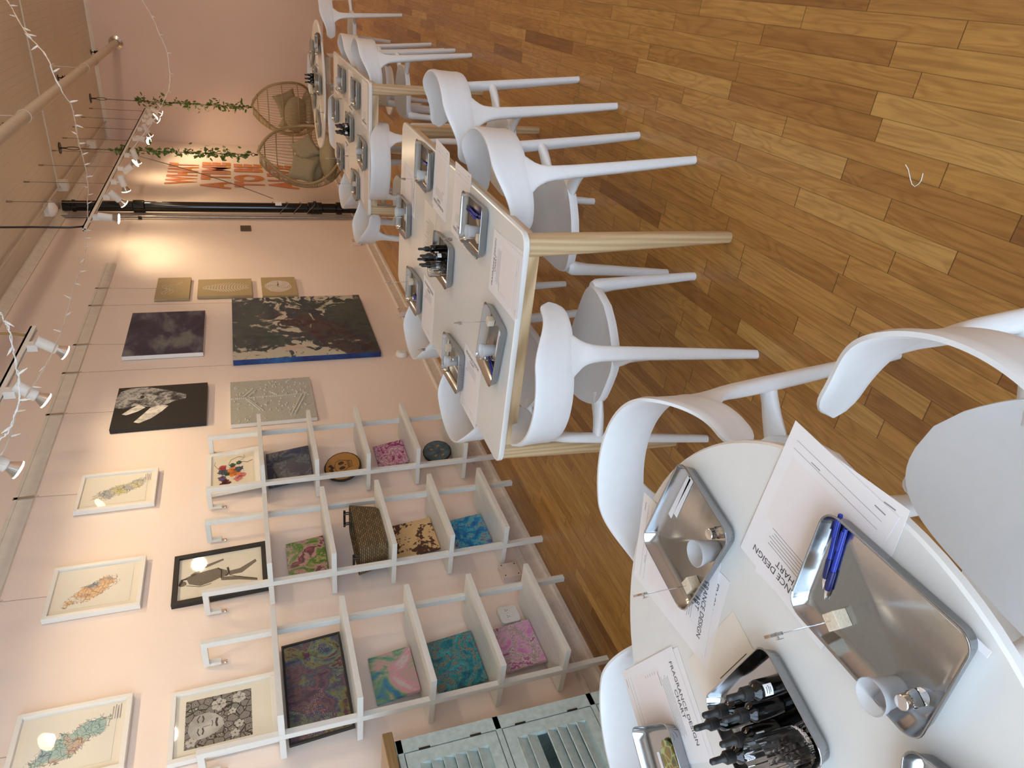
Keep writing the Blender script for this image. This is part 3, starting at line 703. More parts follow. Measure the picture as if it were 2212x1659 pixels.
F = [((3.80,4.165,2.175,2.61), 'white framed print of grey and yellow ink cells, farthest of the top row', [(0.35,(0.10,0.14,0.2)),(0.5,(0.25,0.3,0.33)),(0.62,(0.55,0.47,0.05))], 1.0, 2.05, 1),
     ((2.968,3.335,2.18,2.62), 'white framed print of orange and blue ink blots, middle of the top row', [(0.35,(0.02,0.06,0.14)),(0.47,(0.65,0.28,0.03)),(0.6,(0.75,0.42,0.10)),(0.7,(0.35,0.05,0.03))], 4.0, 2.2, 0),
     ((2.065,2.43,2.16,2.605), 'white framed print of teal and rust ink cells, nearest of the top row', [(0.35,(0.02,0.20,0.30)),(0.5,(0.10,0.38,0.36)),(0.62,(0.40,0.12,0.04)),(0.7,(0.05,0.18,0.4))], 7.3, 2.1, 1)]
for (y0,y1,z0,z1), lab, cols, sd_, an, cp in F:
    mt = cells('ink_cells', y1-y0, z1-z0, cols, sd_, an)
    r, x, W_, H_ = picture('frame', lab, y0, y1, z0, z1, mt, 0.032, matboard=0.035, name='framed_print', cat='framed picture')
    if cp: caption(r, x, W_, H_)
# floral bouquet print on the farthest shelf top
r, x, W_, H_ = picture('frame', 'white framed bouquet print with orange and burgundy flowers, leaning on the farthest shelf', 3.80, 4.245, 1.553, 1.885, flat('cream_print', (0.72,0.66,0.52), 0.6, var=0.02), 0.022, x=0.05, lean=0.10, matboard=0.012, fw=0.030, name='framed_print', cat='framed picture')
cols = [('burgundy_petals',(0.09,0.008,0.02)),('orange_petals',(0.75,0.22,0.04)),('pink_petals',(0.62,0.20,0.20)),('violet_petals',(0.10,0.07,0.20)),('slate_petals',(0.05,0.08,0.12)),('red_petals',(0.40,0.03,0.03)),('leaf_print',(0.03,0.07,0.03)),('white_petals',(0.75,0.72,0.66))]
B_ = [(0,0.20,0.66,0.10),(0,0.28,0.66,0.07),(1,0.48,0.52,0.13),(1,0.44,0.45,0.08),(2,0.30,0.42,0.08),(2,0.36,0.34,0.07),(3,0.36,0.72,0.07),(4,0.52,0.70,0.09),(4,0.52,0.40,0.08),(5,0.62,0.70,0.07),(6,0.64,0.52,0.06),(6,0.68,0.40,0.05),(7,0.60,0.60,0.04),(7,0.60,0.36,0.04),(7,0.46,0.32,0.04),(6,0.44,0.62,0.05)]
for ci, (nm, c) in enumerate(cols):
    ps = []
    for j, (k, u, v, rr) in enumerate(B_):
        if k == ci:
            for q in range(5): ps.append(blob(u+rr*0.5*math.cos(q*1.3+j), v+rr*0.6*math.sin(q*1.3+j), rr*0.42, rr*0.55, 9, 0.3, q+j*7))
    decal(r, x + 0.0004 + 0.0003*ci, ps, flat(nm, c, 0.6, var=0.4, scale=60), 'printed_flowers', W_, H_, 0.0002)
S = stroke([(0.62,0.40),(0.70,0.33),(0.66,0.24),(0.70,0.14)], 0.012) + stroke([(0.66,0.60),(0.78,0.55),(0.84,0.40),(0.80,0.30)], 0.008) + stroke([(0.55,0.75),(0.72,0.86),(0.80,0.84)], 0.007) + stroke([(0.70,0.40),(0.80,0.28),(0.86,0.30)], 0.007)
decal(r, x, S, flat('twig_print', (0.12,0.05,0.03), 0.6), 'printed_twigs', W_, H_)
# figure sketch
r, x, W_, H_ = picture('frame', 'black framed ink sketch of a standing figure, on top of the middle shelf', 2.93, 3.30, 1.553, 2.035, flat('sketch_paper', (0.70,0.67,0.56), 0.7, var=0.03), 0.030, x=0.018, lean=0.045, frame=M['blackm'], fw=0.026, name='framed_sketch', cat='framed picture')
def sk(X, Y):
    v = 1 - (X - (925 + (948-925)*(740-Y)/245.0))/ (510.0); u = (740 - (X-925)*0.17 - Y)/245.0 + 0.02
    return (max(0.05,min(0.95,u)), max(0.05,min(0.95,v)))
wash = flat('ink_wash', (0.16,0.14,0.11), 0.7, var=0.5, scale=50); dkw = flat('ink_dark', (0.035,0.03,0.025), 0.7)
decal(r, x, [blob(*sk(985,632), 0.05, 0.04, 12), [sk(*p) for p in ((1005,600),(1050,580),(1110,565),(1180,548),(1230,560),(1235,585),(1190,598),(1140,620),(1080,640),(1020,632))],
  [sk(*p) for p in ((1235,565),(1300,550),(1395,500),(1400,512),(1310,572),(1240,585))], [sk(*p) for p in ((1190,595),(1290,590),(1390,600),(1390,612),(1290,608),(1195,612))], [sk(*p) for p in ((1030,585),(1110,535),(1215,498),(1218,506),(1115,548),(1040,596))]], wash, 'painted_figure', W_, H_)
decal(r, x+0.0008, stroke([sk(970,640),sk(985,612),sk(1010,605)], 0.03) + stroke([sk(1180,548),sk(1200,560),sk(1195,600)], 0.014) + stroke([sk(1005,640),sk(1080,645),sk(1140,628)], 0.008) + stroke([sk(1235,545),sk(1240,575),sk(1220,590)], 0.022) + stroke([sk(1240,585),sk(1330,600),sk(1390,604)], 0.007), dkw, 'painted_lines', W_, H_)
# floral portrait
r, x, W_, H_ = picture('frame', 'white framed black and white portrait among leaves, on top of the nearest shelf', 2.03, 2.385, 1.553, 2.0, flat('mat_white', (0.76,0.73,0.62), 0.6, var=0.01), 0.028, x=0.012, lean=0.02, frame=M['frame_w'], fw=0.022, name='framed_portrait', cat='framed picture')
mm, t, b = nt('pencil_foliage', 0.6); v = obj_uv(t, 0.36, 0.45)
vo = node(t, 'ShaderNodeTexVoronoi', i_Scale=11.0, feature='F1'); t.links.new(v, vo.inputs[0]); wv = math_(t, 'SINE', math_(t, 'MULTIPLY', vo.outputs['Distance'], 48.0))
vo3 = node(t, 'ShaderNodeTexVoronoi', i_Scale=11.0, feature='DISTANCE_TO_EDGE'); t.links.new(v, vo3.inputs[0])
f = math_(t, 'MULTIPLY', math_(t, 'MULTIPLY_ADD', wv, 0.3, 0.55), math_(t, 'GREATER_THAN', vo3.outputs[0], 0.05))
t.links.new(ramp(t, f, [(0.0,(0.012,0.012,0.011)),(0.5,(0.12,0.12,0.11)),(0.9,(0.45,0.44,0.40))]), b.inputs['Base Color'])
decal(r, x, [[(0.16,0.24),(0.84,0.24),(0.84,0.86),(0.16,0.86)]], mm, 'drawn_foliage', W_, H_)
skin = pour('pencil_skin', [(0.3,(0.28,0.28,0.26)),(0.6,(0.55,0.54,0.50)),(0.8,(0.62,0.61,0.56))], 0.36, 0.45, 2, 0.5, 2.0, 0.6, 0.2)
decal(r, x+0.0008, [[(0.30,0.80),(0.40,0.835),(0.52,0.82),(0.60,0.76),(0.62,0.66),(0.58,0.58),(0.50,0.52),(0.40,0.50),(0.32,0.56),(0.27,0.66),(0.26,0.74)]], skin, 'drawn_face', W_, H_)
S = stroke([(0.31,0.725),(0.36,0.745),(0.41,0.735)], 0.010) + stroke([(0.49,0.735),(0.54,0.75),(0.59,0.725)], 0.010) + stroke([(0.32,0.70),(0.365,0.69),(0.41,0.70)], 0.014) + stroke([(0.49,0.70),(0.535,0.69),(0.58,0.70)], 0.014) + stroke([(0.41,0.615),(0.45,0.605),(0.49,0.615)], 0.007) + stroke([(0.39,0.565),(0.45,0.575),(0.51,0.565)], 0.020) + stroke([(0.42,0.70),(0.43,0.63)], 0.004)
decal(r, x+0.0016, S, M['ink'], 'drawn_features', W_, H_)
fl = flat('pencil_petal', (0.50,0.49,0.44), 0.6, var=0.3, scale=80)
P_ = []
for (cu, cv, s, n) in ((0.70,0.55,0.10,6),(0.24,0.80,0.07,5),(0.74,0.36,0.09,6),(0.36,0.36,0.06,5),(0.56,0.42,0.05,5),(0.24,0.40,0.06,5)):
    for k in range(n): a = 2*PI*k/n; P_.append(blob(cu+s*0.55*math.cos(a), cv+s*0.45*math.sin(a), s*0.38, s*0.30, 9, 0.15, k))
decal(r, x+0.0016, P_, fl, 'drawn_petals', W_, H_)

# hanging wires with small hooks for the wall pictures
for y, zb, lab in ((6.86,1.70,'far wire holding the stormy sea canvas'),(6.05,2.56,'wire holding the violet cloudy canvas'),(5.56,1.70,'near wire of the stormy sea canvas, beside the violet one'),(7.28,2.41,'wire holding the three tan canvases'),(4.95,2.52,'wire holding the rhinoceros canvas'),(4.0,2.61,'wire holding the grey and yellow framed print'),(3.15,2.62,'wire holding the orange and blue framed print'),(2.25,2.60,'wire holding the teal framed print')):
    r = thing('picture_wire', lab, 'wire', (0.0, y, zb))
    m = MB(); m.tube([(0.012,0,0),(0.026,0,2.85-zb),(0.028,0,2.945-zb)], 0.0012, 5); m.build('wire', M['wiregrey'], r, smooth=40)
    m = MB(); m.box((0.0225,-0.012,2.84-zb),(0.030,0.012,2.95-zb)); m.tube([(0.026,0,2.83-zb),(0.034,0,2.815-zb)], 0.003, 6); m.build('rail_hook', M['chrome'], r, smooth=0)

# ================================================================ THINGS ON THE SHELVES
def shelfpic(label, y0, y1, z, h, mat, xb=0.05, side=None, depth=0.016, frame=None, fw=0.012):
    lean = math.asin(min(0.5, (xb-0.016)/h))
    if frame: return picture('frame', label, y0, y1, z+0.001, z+0.001+h, mat, depth, x=xb, lean=lean, frame=frame, fw=fw, name='pour_painting')
    return picture('canvas', label, y0, y1, z+0.001, z+0.001+h, mat, depth, side or mat, x=xb, lean=lean, name='pour_painting')
def P(*a, **k): return pour(*a, **k)
m1 = P('navy_rings', [(0.3,(0.01,0.012,0.06)),(0.42,(0.03,0.05,0.07)),(0.5,(0.015,0.02,0.05)),(0.56,(0.10,0.13,0.14)),(0.62,(0.02,0.03,0.08)),(0.75,(0.01,0.015,0.09))], 0.36, 0.28, 2.4, 1.0, 2.2, 0.3, 0.15)
shelfpic('dark navy canvas with faint ring pattern on the farthest shelf', 3.82, 4.19, SHZ[1], 0.285, m1, 0.055)
m2 = P('magenta_marble', [(0.3,(0.05,0.01,0.03)),(0.42,(0.33,0.02,0.16)),(0.5,(0.62,0.45,0.5)),(0.56,(0.30,0.01,0.14)),(0.63,(0.65,0.55,0.56)),(0.7,(0.2,0.02,0.1))], 0.26, 0.21, 2.2, 2.2, 5.2, 0.3, 0.15, stretch=(1,1,2.0))
shelfpic('small magenta and white marbled canvas on the farthest shelf', 3.885, 4.145, SHZ[3], 0.21, m2, 0.055)
m3_ = P('green_agate', [(0.3,(0.30,0.06,0.10)),(0.40,(0.05,0.02,0.02)),(0.46,(0.50,0.25,0.25)),(0.52,(0.12,0.22,0.03)),(0.6,(0.03,0.12,0.02)),(0.66,(0.35,0.34,0.12)),(0.75,(0.04,0.13,0.03))], 0.27, 0.21, 1.7, 1.6, 8.2, 0.15, 0.12)
shelfpic('glossy green and burgundy pour painting on the middle shelf', 2.99, 3.26, SHZ[1], 0.215, m3_, 0.045)
m4 = P('pyrography', [(0.38,(0.05,0.018,0.008)),(0.47,(0.07,0.025,0.012)),(0.49,(0.62,0.42,0.20)),(0.9,(0.55,0.36,0.17))], 0.27, 0.27, 2.2, 0.7, 3.1, 0.5, 0.5)
shelfpic('light and dark burnt wood drawing on the middle shelf, below the basket', 3.0, 3.28, SHZ[3], 0.27, m4, 0.05)
m5 = P('bright_blue', [(0.3,(0.01,0.10,0.33)),(0.45,(0.01,0.20,0.45)),(0.53,(0.05,0.42,0.55)),(0.6,(0.30,0.25,0.17)),(0.64,(0.05,0.16,0.42)),(0.8,(0.01,0.08,0.3))], 0.25, 0.22, 2.0, 1.2, 4.5, 0.2, 0.5)
shelfpic('bright blue speckled canvas on the lowest board of the middle shelf', 3.0, 3.255, SHZ[4], 0.22, m5, 0.045)
m6 = P('violet_gold_pour', [(0.30,(0.012,0.008,0.035)),(0.38,(0.055,0.035,0.09)),(0.44,(0.14,0.075,0.08)),(0.48,(0.02,0.03,0.10)),(0.54,(0.07,0.11,0.11)),(0.59,(0.13,0.18,0.09)),(0.62,(0.16,0.13,0.02)),(0.66,(0.03,0.02,0.07)),(0.78,(0.18,0.02,0.06))], 0.52, 0.29, 1.6, 1.8, 6.6, 0.2, 0.25, sparkle=0.8)
shelfpic('large violet and green pour painting with glitter in a black frame, nearest shelf', 1.985, 2.53, SHZ[1], 0.285, m6, 0.045, frame=M['blackm'], fw=0.010)
m7 = P('pastel_swirl', [(0.3,(0.01,0.12,0.24)),(0.40,(0.02,0.18,0.33)),(0.46,(0.12,0.30,0.17)),(0.52,(0.40,0.32,0.27)),(0.6,(0.55,0.27,0.33)),(0.68,(0.50,0.45,0.43)),(0.8,(0.45,0.2,0.35))], 0.27, 0.215, 1.2, 1.3, 9.4, 0.15, 0.12)
shelfpic('pastel pink, green and blue swirled canvas on the nearest shelf', 2.09, 2.35, SHZ[2], 0.21, m7, 0.05)
m8 = P('teal_gold', [(0.3,(0.004,0.06,0.12)),(0.42,(0.005,0.16,0.22)),(0.5,(0.01,0.25,0.28)),(0.55,(0.30,0.19,0.05)),(0.58,(0.004,0.08,0.22)),(0.65,(0.05,0.38,0.38)),(0.8,(0.005,0.05,0.15))], 0.3, 0.245, 2.0, 2.0, 3.3, 0.15, 0.45)
shelfpic('teal canvas with gold veins on the nearest shelf', 2.065, 2.37, SHZ[3], 0.245, m8, 0.05)
m9 = P('pink_marble', [(0.3,(0.55,0.22,0.45)),(0.42,(0.62,0.40,0.52)),(0.49,(0.35,0.28,0.26)),(0.54,(0.65,0.55,0.58)),(0.6,(0.33,0.05,0.22)),(0.66,(0.66,0.42,0.56)),(0.8,(0.6,0.3,0.5))], 0.27, 0.215, 1.8, 1.9, 2.7, 0.15, 0.25)
shelfpic('pink and grey marbled canvas on the lowest board of the nearest shelf', 2.10, 2.37, SHZ[4], 0.215, m9, 0.045)
# oval plaques
def oval(label, yc, z, w, h, mat, edge, lean, xb, name):
    r = thing(name, label, 'wood slice', (xb, yc, z+0.001), rot=(0, -lean, 0))
    m = MB(); n = 40; rd = random.Random(5); wob = [1+0.012*rd.uniform(-1,1) for _ in range(n)]
    rings = []
    for x, s in ((0.0,0.99),(0.003,1.0),(0.012,1.0),(0.014,0.985)):
        rings.append([Vector((x, w/2*s*wob[k]*math.cos(2*PI*k/n), h/2 + h/2*s*wob[k]*math.sin(2*PI*k/n))) for k in range(n)])
    m.loft(rings); m.build('slab', edge, r, smooth=40)
    m = MB(); m.loft([[Vector((x, w/2*0.93*math.cos(2*PI*k/n), h/2+h/2*0.93*math.sin(2*PI*k/n))) for k in range(n)] for x in (0.0143,0.0155)])
    m.build('face', mat, r, smooth=0); return r, 0.0158
bark = flat('dark_bark', (0.03,0.018,0.010), 0.8, var=0.4, scale=30)
am = flat('amber_wood', (0.36,0.16,0.018), 0.35, var=0.15, scale=12)
r, x = oval('oval wood slice with a burnt skull drawing on the farthest shelf', 3.93, SHZ[2], 0.31, 0.245, am, bark, 0.2, 0.065, 'wood_slice')
w_, h_ = 0.31, 0.245
burn = flat('burnt_line', (0.03,0.012,0.006), 0.6)
decal(r, x, [blob(0.42,0.52,0.055,0.085,12,0.1), blob(0.60,0.53,0.055,0.085,12,0.1), [(0.49,0.44),(0.53,0.44),(0.51,0.38)]] + stroke([(0.30,0.50),(0.30,0.62),(0.40,0.70),(0.55,0.71),(0.68,0.66),(0.72,0.52),(0.66,0.38),(0.62,0.24),(0.40,0.24),(0.38,0.38),(0.30,0.50)], 0.014) + stroke([(0.40,0.33),(0.62,0.33)], 0.012) + sum([stroke([(0.42+0.04*k,0.38),(0.42+0.04*k,0.27)], 0.010) for k in range(6)], []) + [blob(0.40+0.05*k, 0.80+0.03*math.sin(k*2), 0.035, 0.05, 9, 0.3, k) for k in range(5)], burn, 'burnt_drawing', w_, h_)
tl = P('slate_teal', [(0.3,(0.02,0.05,0.07)),(0.5,(0.05,0.10,0.13)),(0.7,(0.10,0.17,0.2))], 0.25, 0.2, 3, 0.5, 2.0, 0.4, 0.3)
r, x = oval('oval slate blue plaque with orange flowers on the lowest part of the farthest shelf', 3.99, SHZ[4], 0.25, 0.20, tl, bark, 0.2, 0.055, 'painted_plaque')
decal(r, x, [blob(u+0.03*math.cos(k*1.26+u*9), v+0.04*math.sin(k*1.26), 0.018, 0.025, 7, 0.2, k) for (u, v) in ((0.3,0.6),(0.62,0.66),(0.5,0.3),(0.72,0.4),(0.25,0.35)) for k in range(5)], flat('orange_dab', (0.5,0.22,0.03), 0.5), 'painted_flowers', 0.25, 0.20)
# woven basket with dark rod handles
wm, t, b = nt('woven_seagrass', 0.75)
v = coords(t, (1,1,1)); br = node(t, 'ShaderNodeTexBrick', i_Scale=1.0); br.inputs['Brick Width'].default_value = 0.024; br.inputs['Row Height'].default_value = 0.011; br.inputs['Mortar Size'].default_value = 0.0018
br.inputs['Color1'].default_value = (0.26,0.17,0.07,1); br.inputs['Color2'].default_value = (0.13,0.08,0.03,1); br.inputs['Mortar'].default_value = (0.025,0.014,0.006,1)
sx = t.nodes.new('ShaderNodeSeparateXYZ'); t.links.new(v, sx.inputs[0]); cx_ = t.nodes.new('ShaderNodeCombineXYZ'); t.links.new(math_(t, 'ADD', sx.outputs[0], sx.outputs[1]), cx_.inputs[0]); t.links.new(sx.outputs[2], cx_.inputs[1]); t.links.new(cx_.outputs[0], br.inputs[0])
t.links.new(br.outputs[0], b.inputs['Base Color']); bump(t, b, br.outputs[1], -0.8, 0.006)
bk = thing('woven_basket', 'brown woven seagrass basket with dark rod handles on the middle shelf', 'basket', (0.135, 3.105, SHZ[2]+0.001))
m = MB(); R_ = []
for hx, hy, z in ((0.080,0.165,0.0),(0.088,0.178,0.02),(0.100,0.192,0.12),(0.106,0.200,0.165),(0.100,0.194,0.168),(0.094,0.186,0.12),(0.075,0.165,0.012)): R_.append(rrect(hx, hy, 0.03, 5, z))
m.loft(R_); m.build('body', wm, bk, smooth=40)
for sy in (-1, 1):
    m = MB(); m.tube([(-0.06, sy*0.19, 0.195), (0.06, sy*0.19, 0.195)], 0.007, 10)
    for xx in (-0.04, 0.04): m.tube([(xx, sy*0.196, 0.15), (xx, sy*0.196, 0.20), (xx, sy*0.18, 0.20), (xx, sy*0.18, 0.15)], 0.004, 6)
    m.build('handle', M['dark'], bk, smooth=40)

# ================================================================ ON THE TABLES
random.seed(11)
Z0 = TT
GT = 'shallow steel trays on the tables'
def make_tray():
    r = empty('steel_tray')
    hx, hy = 0.125, 0.094
    m = MB(); R_ = []
    for dx, z, rr in ((0.013,0.0,0.018),(0.007,0.004,0.022),(0.002,0.024,0.024),(0.0,0.027,0.025),(0.0,0.0285,0.025),(0.002,0.0285,0.024),(0.0032,0.026,0.023),(0.0085,0.006,0.021),(0.016,0.0016,0.016)):
        R_.append(rrect(hx-dx, hy-dx, rr, 6, z))
    m.loft(R_); m.build('pan', M['metal'], r, smooth=55)
    m = MB(); pts = rrect(hx-0.0005, hy-0.0005, 0.025, 6, 0.0278); m.tube(pts + [pts[0]], 0.0016, 6, caps=False); m.build('rolled_rim', M['metal'], r, smooth=60)
    return r
PR = {}
def place(key, maker, x, y, z, deg, label, cat, group=None):
    if key not in PR: PR[key] = maker(); o = PR[key]
    else: o = copy_tree(PR[key])
    o.location = (x, y, z); o.rotation_euler = (0, 0, math.radians(deg)); return tag(o, label, cat, group)
def tray(x, y, deg, label): return place('tray', make_tray, x, y, Z0+0.0006, deg, label, 'tray', GT)
ZF = Z0 + 0.0024      # tray floor
def make_clip():
    r = empty('clip_holder'); s = 0.0125
    m = MB(); m.box((-s,-s,0),(s,s,0.024)); m.build('wood_block', M['cork'], r, smooth=0, bevel=0.001)
    m = MB(); m.tube([(0,0,0.022),(0,0,0.112)], 0.0009, 6); m.build('wire_stem', M['chrome'], r, smooth=60)
    m = MB()
    for sg in (-1, 1): m.loft([[Vector((sg*0.001+dx*0.6, w, 0.112+z)) for dx, w in ((-0.002,-0.003*k),(0.002,-0.003*k),(0.002,0.003*k),(-0.002,0.003*k))] for z, k, in ((0.0,1.0),(0.010,1.2),(0.022,0.7),(0.030,0.15))])
    m.loft([[Vector((x, yy, 0.112+z)) for x, yy in ((-0.0012,-0.0025),(0.0012,-0.0025),(0.0012,0.0025),(-0.0012,0.0025))] for z in (0.0,0.002)])
    m.box((-0.0075,-0.0025,0.113),(-0.0062,0.0025,0.124)); m.box((-0.007,-0.002,0.120),(0.003,0.002,0.122))
    m.build('alligator_clip', M['chrome'], r, smooth=30)
    return r
def clip(x, y, deg, label): return place('clip', make_clip, x, y, ZF, deg, label, 'clip stand', 'small clip stands in the trays')
def make_cup():
    r = empty('measuring_cup')
    m = MB(); m.lathe([(0.002,0.0),(0.0165,0.0),(0.018,0.003),(0.0225,0.040),(0.0245,0.042),(0.0255,0.050),(0.0245,0.0505),(0.0235,0.043),(0.0215,0.040),(0.0168,0.004),(0.002,0.0018)], 28)
    m.build('cup_body', M['cup'], r, smooth=45); return r
def cup(x, y, label, z=ZF): return place('cup', make_cup, x, y, z, 0, label, 'cup', 'small frosted cups in the trays')
def make_vial():
    r = empty('glass_vial')
    m = MB(); m.lathe([(0.002,0.0),(0.0105,0.0),(0.0115,0.002),(0.0115,0.020),(0.009,0.024),(0.008,0.026),(0.008,0.028)], 20); m.build('vial_body', M['glass'], r, smooth=45)
    m = MB(); m.lathe([(0.0098,0.026),(0.0102,0.0265),(0.0098,0.028),(0.0103,0.029),(0.0103,0.037),(0.0095,0.038),(0.002,0.0382)], 24); m.build('screw_cap', M['chrome'], r, smooth=35)
    return r
def vial(x, y, label): return place('vial', make_vial, x, y, ZF, 0, label, 'vial', 'small capped vials in the trays')
def make_pen():
    r = empty('ballpoint_pen')
    def T(z0, z1): return None
    ax = Matrix.Rotation(PI/2, 4, 'Y')
    m = MB(); m.lathe([(0.0036,-0.035),(0.0042,-0.03),(0.0042,0.012)], 12, ax); m.build('clear_barrel', M['bluepen'], r, smooth=40)
    m = MB(); m.lathe([(0.0048,0.012),(0.0052,0.016),(0.0052,0.040),(0.0044,0.046)], 12, ax); m.build('rubber_grip', M['navy'], r, smooth=40)
    m = MB(); m.lathe([(0.0044,0.046),(0.0040,0.052),(0.0018,0.062),(0.0006,0.066)], 12, ax); m.build('metal_tip', M['chrome'], r, smooth=40)
    m = MB(); m.lathe([(0.0032,-0.062),(0.0036,-0.060),(0.0040,-0.035)], 12, ax); m.box((-0.058,-0.0015,0.004),(-0.025,0.0015,0.006)); m.build('cap_clip', M['bluepen'], r, smooth=40)
    return r
def pen(x, y, deg, label, z=0.0055): return place('pen', make_pen, x, y, ZF+z, deg, label, 'pen', 'blue pens in the trays')
def strip(x, y, deg, label, L=0.13, w=0.012, mat='paper', z=0.0008):
    o = MB(); o.box((-L/2,-w/2,0),(L/2,w/2,0.0008)); q = o.build('test_strip', M[mat], None, smooth=0); q.location = (x, y, ZF+z-0.0005); q.rotation_euler = (0,0,math.radians(deg))
    return tag(q, label, 'paper strip')
def make_bottle():
    r = empty('dropper_bottle')
    m = MB(); m.lathe([(0.003,0.0),(0.0155,0.0),(0.0168,0.0015),(0.0168,0.052),(0.0155,0.058),(0.0105,0.063),(0.009,0.066)], 24); m.build('bottle_body', M['black'], r, smooth=45)
    m = MB(); m.lathe([(0.0105,0.0655),(0.0112,0.067),(0.0112,0.081),(0.0085,0.083)], 24); m.build('collar', M['blackm'], r, smooth=40)
    m = MB(); m.lathe([(0.0078,0.082),(0.0082,0.085),(0.0055,0.089),(0.0056,0.104),(0.005,0.110),(0.0015,0.1125)], 18); m.build('rubber_bulb', M['blackm'], r, smooth=50)
    m = MB(); n = 10; a0 = -0.55
    m.loft([[Vector((0.0170*math.cos(a), 0.0170*math.sin(a), z)) for z in (0.034,0.050)] + [Vector((0.01715*math.cos(a), 0.01715*math.sin(a), z)) for z in (0.050,0.034)] for a in [a0+1.1*k/n for k in range(n+1)]])
    lb = m.build('paper_label', M['paper'], r, smooth=40)
    m = MB()
    for zz, w in ((0.045,0.6),(0.041,0.8),(0.038,0.5)): m.loft([[Vector((0.0172*math.cos(a), 0.0172*math.sin(a), z)) for z in (zz,zz+0.0012)] + [Vector((0.0173*math.cos(a), 0.0173*math.sin(a), z)) for z in (zz+0.0012,zz)] for a in [-w/2+w*k/6 for k in range(7)]])
    m.build('label_print', M['ink'], lb, smooth=0)
    return r
def bottle(x, y, deg, label, g='black dropper bottles in the steel trays'): return place('bottle', make_bottle, x, y, ZF, deg, label, 'bottle', g)
def make_tumbler():
    r = empty('ribbed_tumbler'); n = 72; m = MB(); rg = []
    for R0, z in ((0.002,0.0),(0.029,0.0),(0.031,0.003),(0.032,0.03),(0.0335,0.088),(0.033,0.090)):
        rg.append([Vector((( R0 + (0.0012*math.cos(18*2*PI*k/n) if 0.002 < z < 0.089 else 0))*math.cos(2*PI*k/n), (R0 + (0.0012*math.cos(18*2*PI*k/n) if 0.002 < z < 0.089 else 0))*math.sin(2*PI*k/n), z)) for k in range(n)])
    for R0, z in ((0.031,0.089),(0.0295,0.03),(0.027,0.008),(0.002,0.007)): rg.append([Vector((R0*math.cos(2*PI*k/n), R0*math.sin(2*PI*k/n), z)) for k in range(n)])
    m.loft(rg); m.build('glass_wall', M['glass'], r, smooth=60); return r
def make_beans():
    m = MB(); rd = random.Random(2)
    for k in range(90):
        a = rd.random()*2*PI; q = 0.022*math.sqrt(rd.random()); m.sphere((q*math.cos(a), q*math.sin(a), 0.012+rd.random()*0.032), 0.0045, 7, 5, (1,0.7,0.6), Euler((rd.random()*3, rd.random()*3, rd.random()*3)).to_matrix().to_4x4())
    return m.build('coffee_beans', M['coffee'], None, smooth=60)
def tumbler(x, y, lab):
    place('tumbler', make_tumbler, x, y, ZF, 0, 'clear ribbed glass ' + lab, 'glass', 'ribbed glasses of coffee beans')
    o = place('beans', make_beans, x, y, ZF, 0, 'dark coffee beans inside the ribbed glass ' + lab, 'coffee beans'); o['kind'] = 'stuff'

# paper sheets: a worksheet with heading, lines and pale boxes
def text_mesh(s, size, off=0.0):
    c = bpy.data.curves.new('txt', 'FONT'); c.body = s; c.size = size; c.align_x = 'CENTER'; c.align_y = 'CENTER'; c.resolution_u = 3; c.extrude = 0.00008; c.offset = off
    o = bpy.data.objects.new('txt', c); COL.objects.link(o)
    me = bpy.data.meshes.new_from_object(o.evaluated_get(bpy.context.evaluated_depsgraph_get())); bpy.data.objects.remove(o); bpy.data.curves.remove(c)
    return me
def make_sheet(kind):
    # local +Y = top of the page, +X = reading direction
    def f():
        r = empty('printed_sheet'); w, h = 0.216, 0.279
        m = MB(); m.box((-w/2,-h/2,0),(w/2,h/2,0.0005)); m.build('page', M['paper'] if kind != 'tips' else M['papertan'], r, smooth=0)
        z = 0.0006
        if kind == 'chart':
            m = MB(); m.box((-0.085,-0.085,z),(0.085,0.045,z+0.0001)); m.build('pale_panel', M['paperpink'], r, smooth=0)
            me = text_mesh('FRAGRANCE DESIGN\nCHART', 0.0175); me.materials.append(M['ink'])
            o = bpy.data.objects.new('heading', me); COL.objects.link(o); o.parent = r; o.location = (0, 0.102, z+0.0002)
            m = MB(); rd = random.Random(4)
            for k in range(6): L = 0.055+0.02*rd.random(); m.box((-L, 0.078-0.006*k, z),(L, 0.0792-0.006*k, z+0.0001))
            m.box((-0.075,0.040,z+0.0001),(-0.045,0.042,z+0.0003))
            for k in range(5): m.box((-0.078,0.025-0.012*k,z+0.0001),(-0.072,0.0262-0.012*k,z+0.0003))
            m.box((-0.09,-0.100,z),(0.09,-0.0994,z+0.0001)); m.box((-0.09,-0.115,z),(0.09,-0.1144,z+0.0001)); m.box((-0.09,-0.128,z),(-0.07,-0.126,z+0.0001)); m.box((0.03,-0.104,z),(0.05,-0.1025,z+0.0001))
            m.build('printed_lines', M['inkgrey'], r, smooth=0)
        elif kind == 'tips':
            me = text_mesh('Tips for', 0.020); me.materials.append(M['ink'])
            o = bpy.data.objects.new('heading', me); COL.objects.link(o); o.parent = r; o.location = (-0.04, 0.108, z+0.0002)
            m = MB(); rd = random.Random(8)
            for k in range(16): L = 0.05+0.03*rd.random(); m.box((-0.085, 0.08-0.010*k, z),(-0.085+2*L, 0.0818-0.010*k, z+0.0001))
            m.build('printed_lines', M['ink'], r, smooth=0)
        else:
            m = MB()
            for k in range(9): m.box((-0.08, 0.09-0.013*k, z),(0.08, 0.0906-0.013*k, z+0.0001))
            m.build('printed_lines', M['inkgrey'], r, smooth=0)
        return r
    return f
NS = [0]
def sheet(x, y, top_deg, label, kind='chart', lift=0.0):
    """top_deg: direction in which the top of the page points"""
    NS[0] += 1
    return place('sheet_'+kind, make_sheet(kind), x, y, Z0+0.0006+lift, top_deg-90, label, 'sheet of paper', 'printed sheets on the tables')

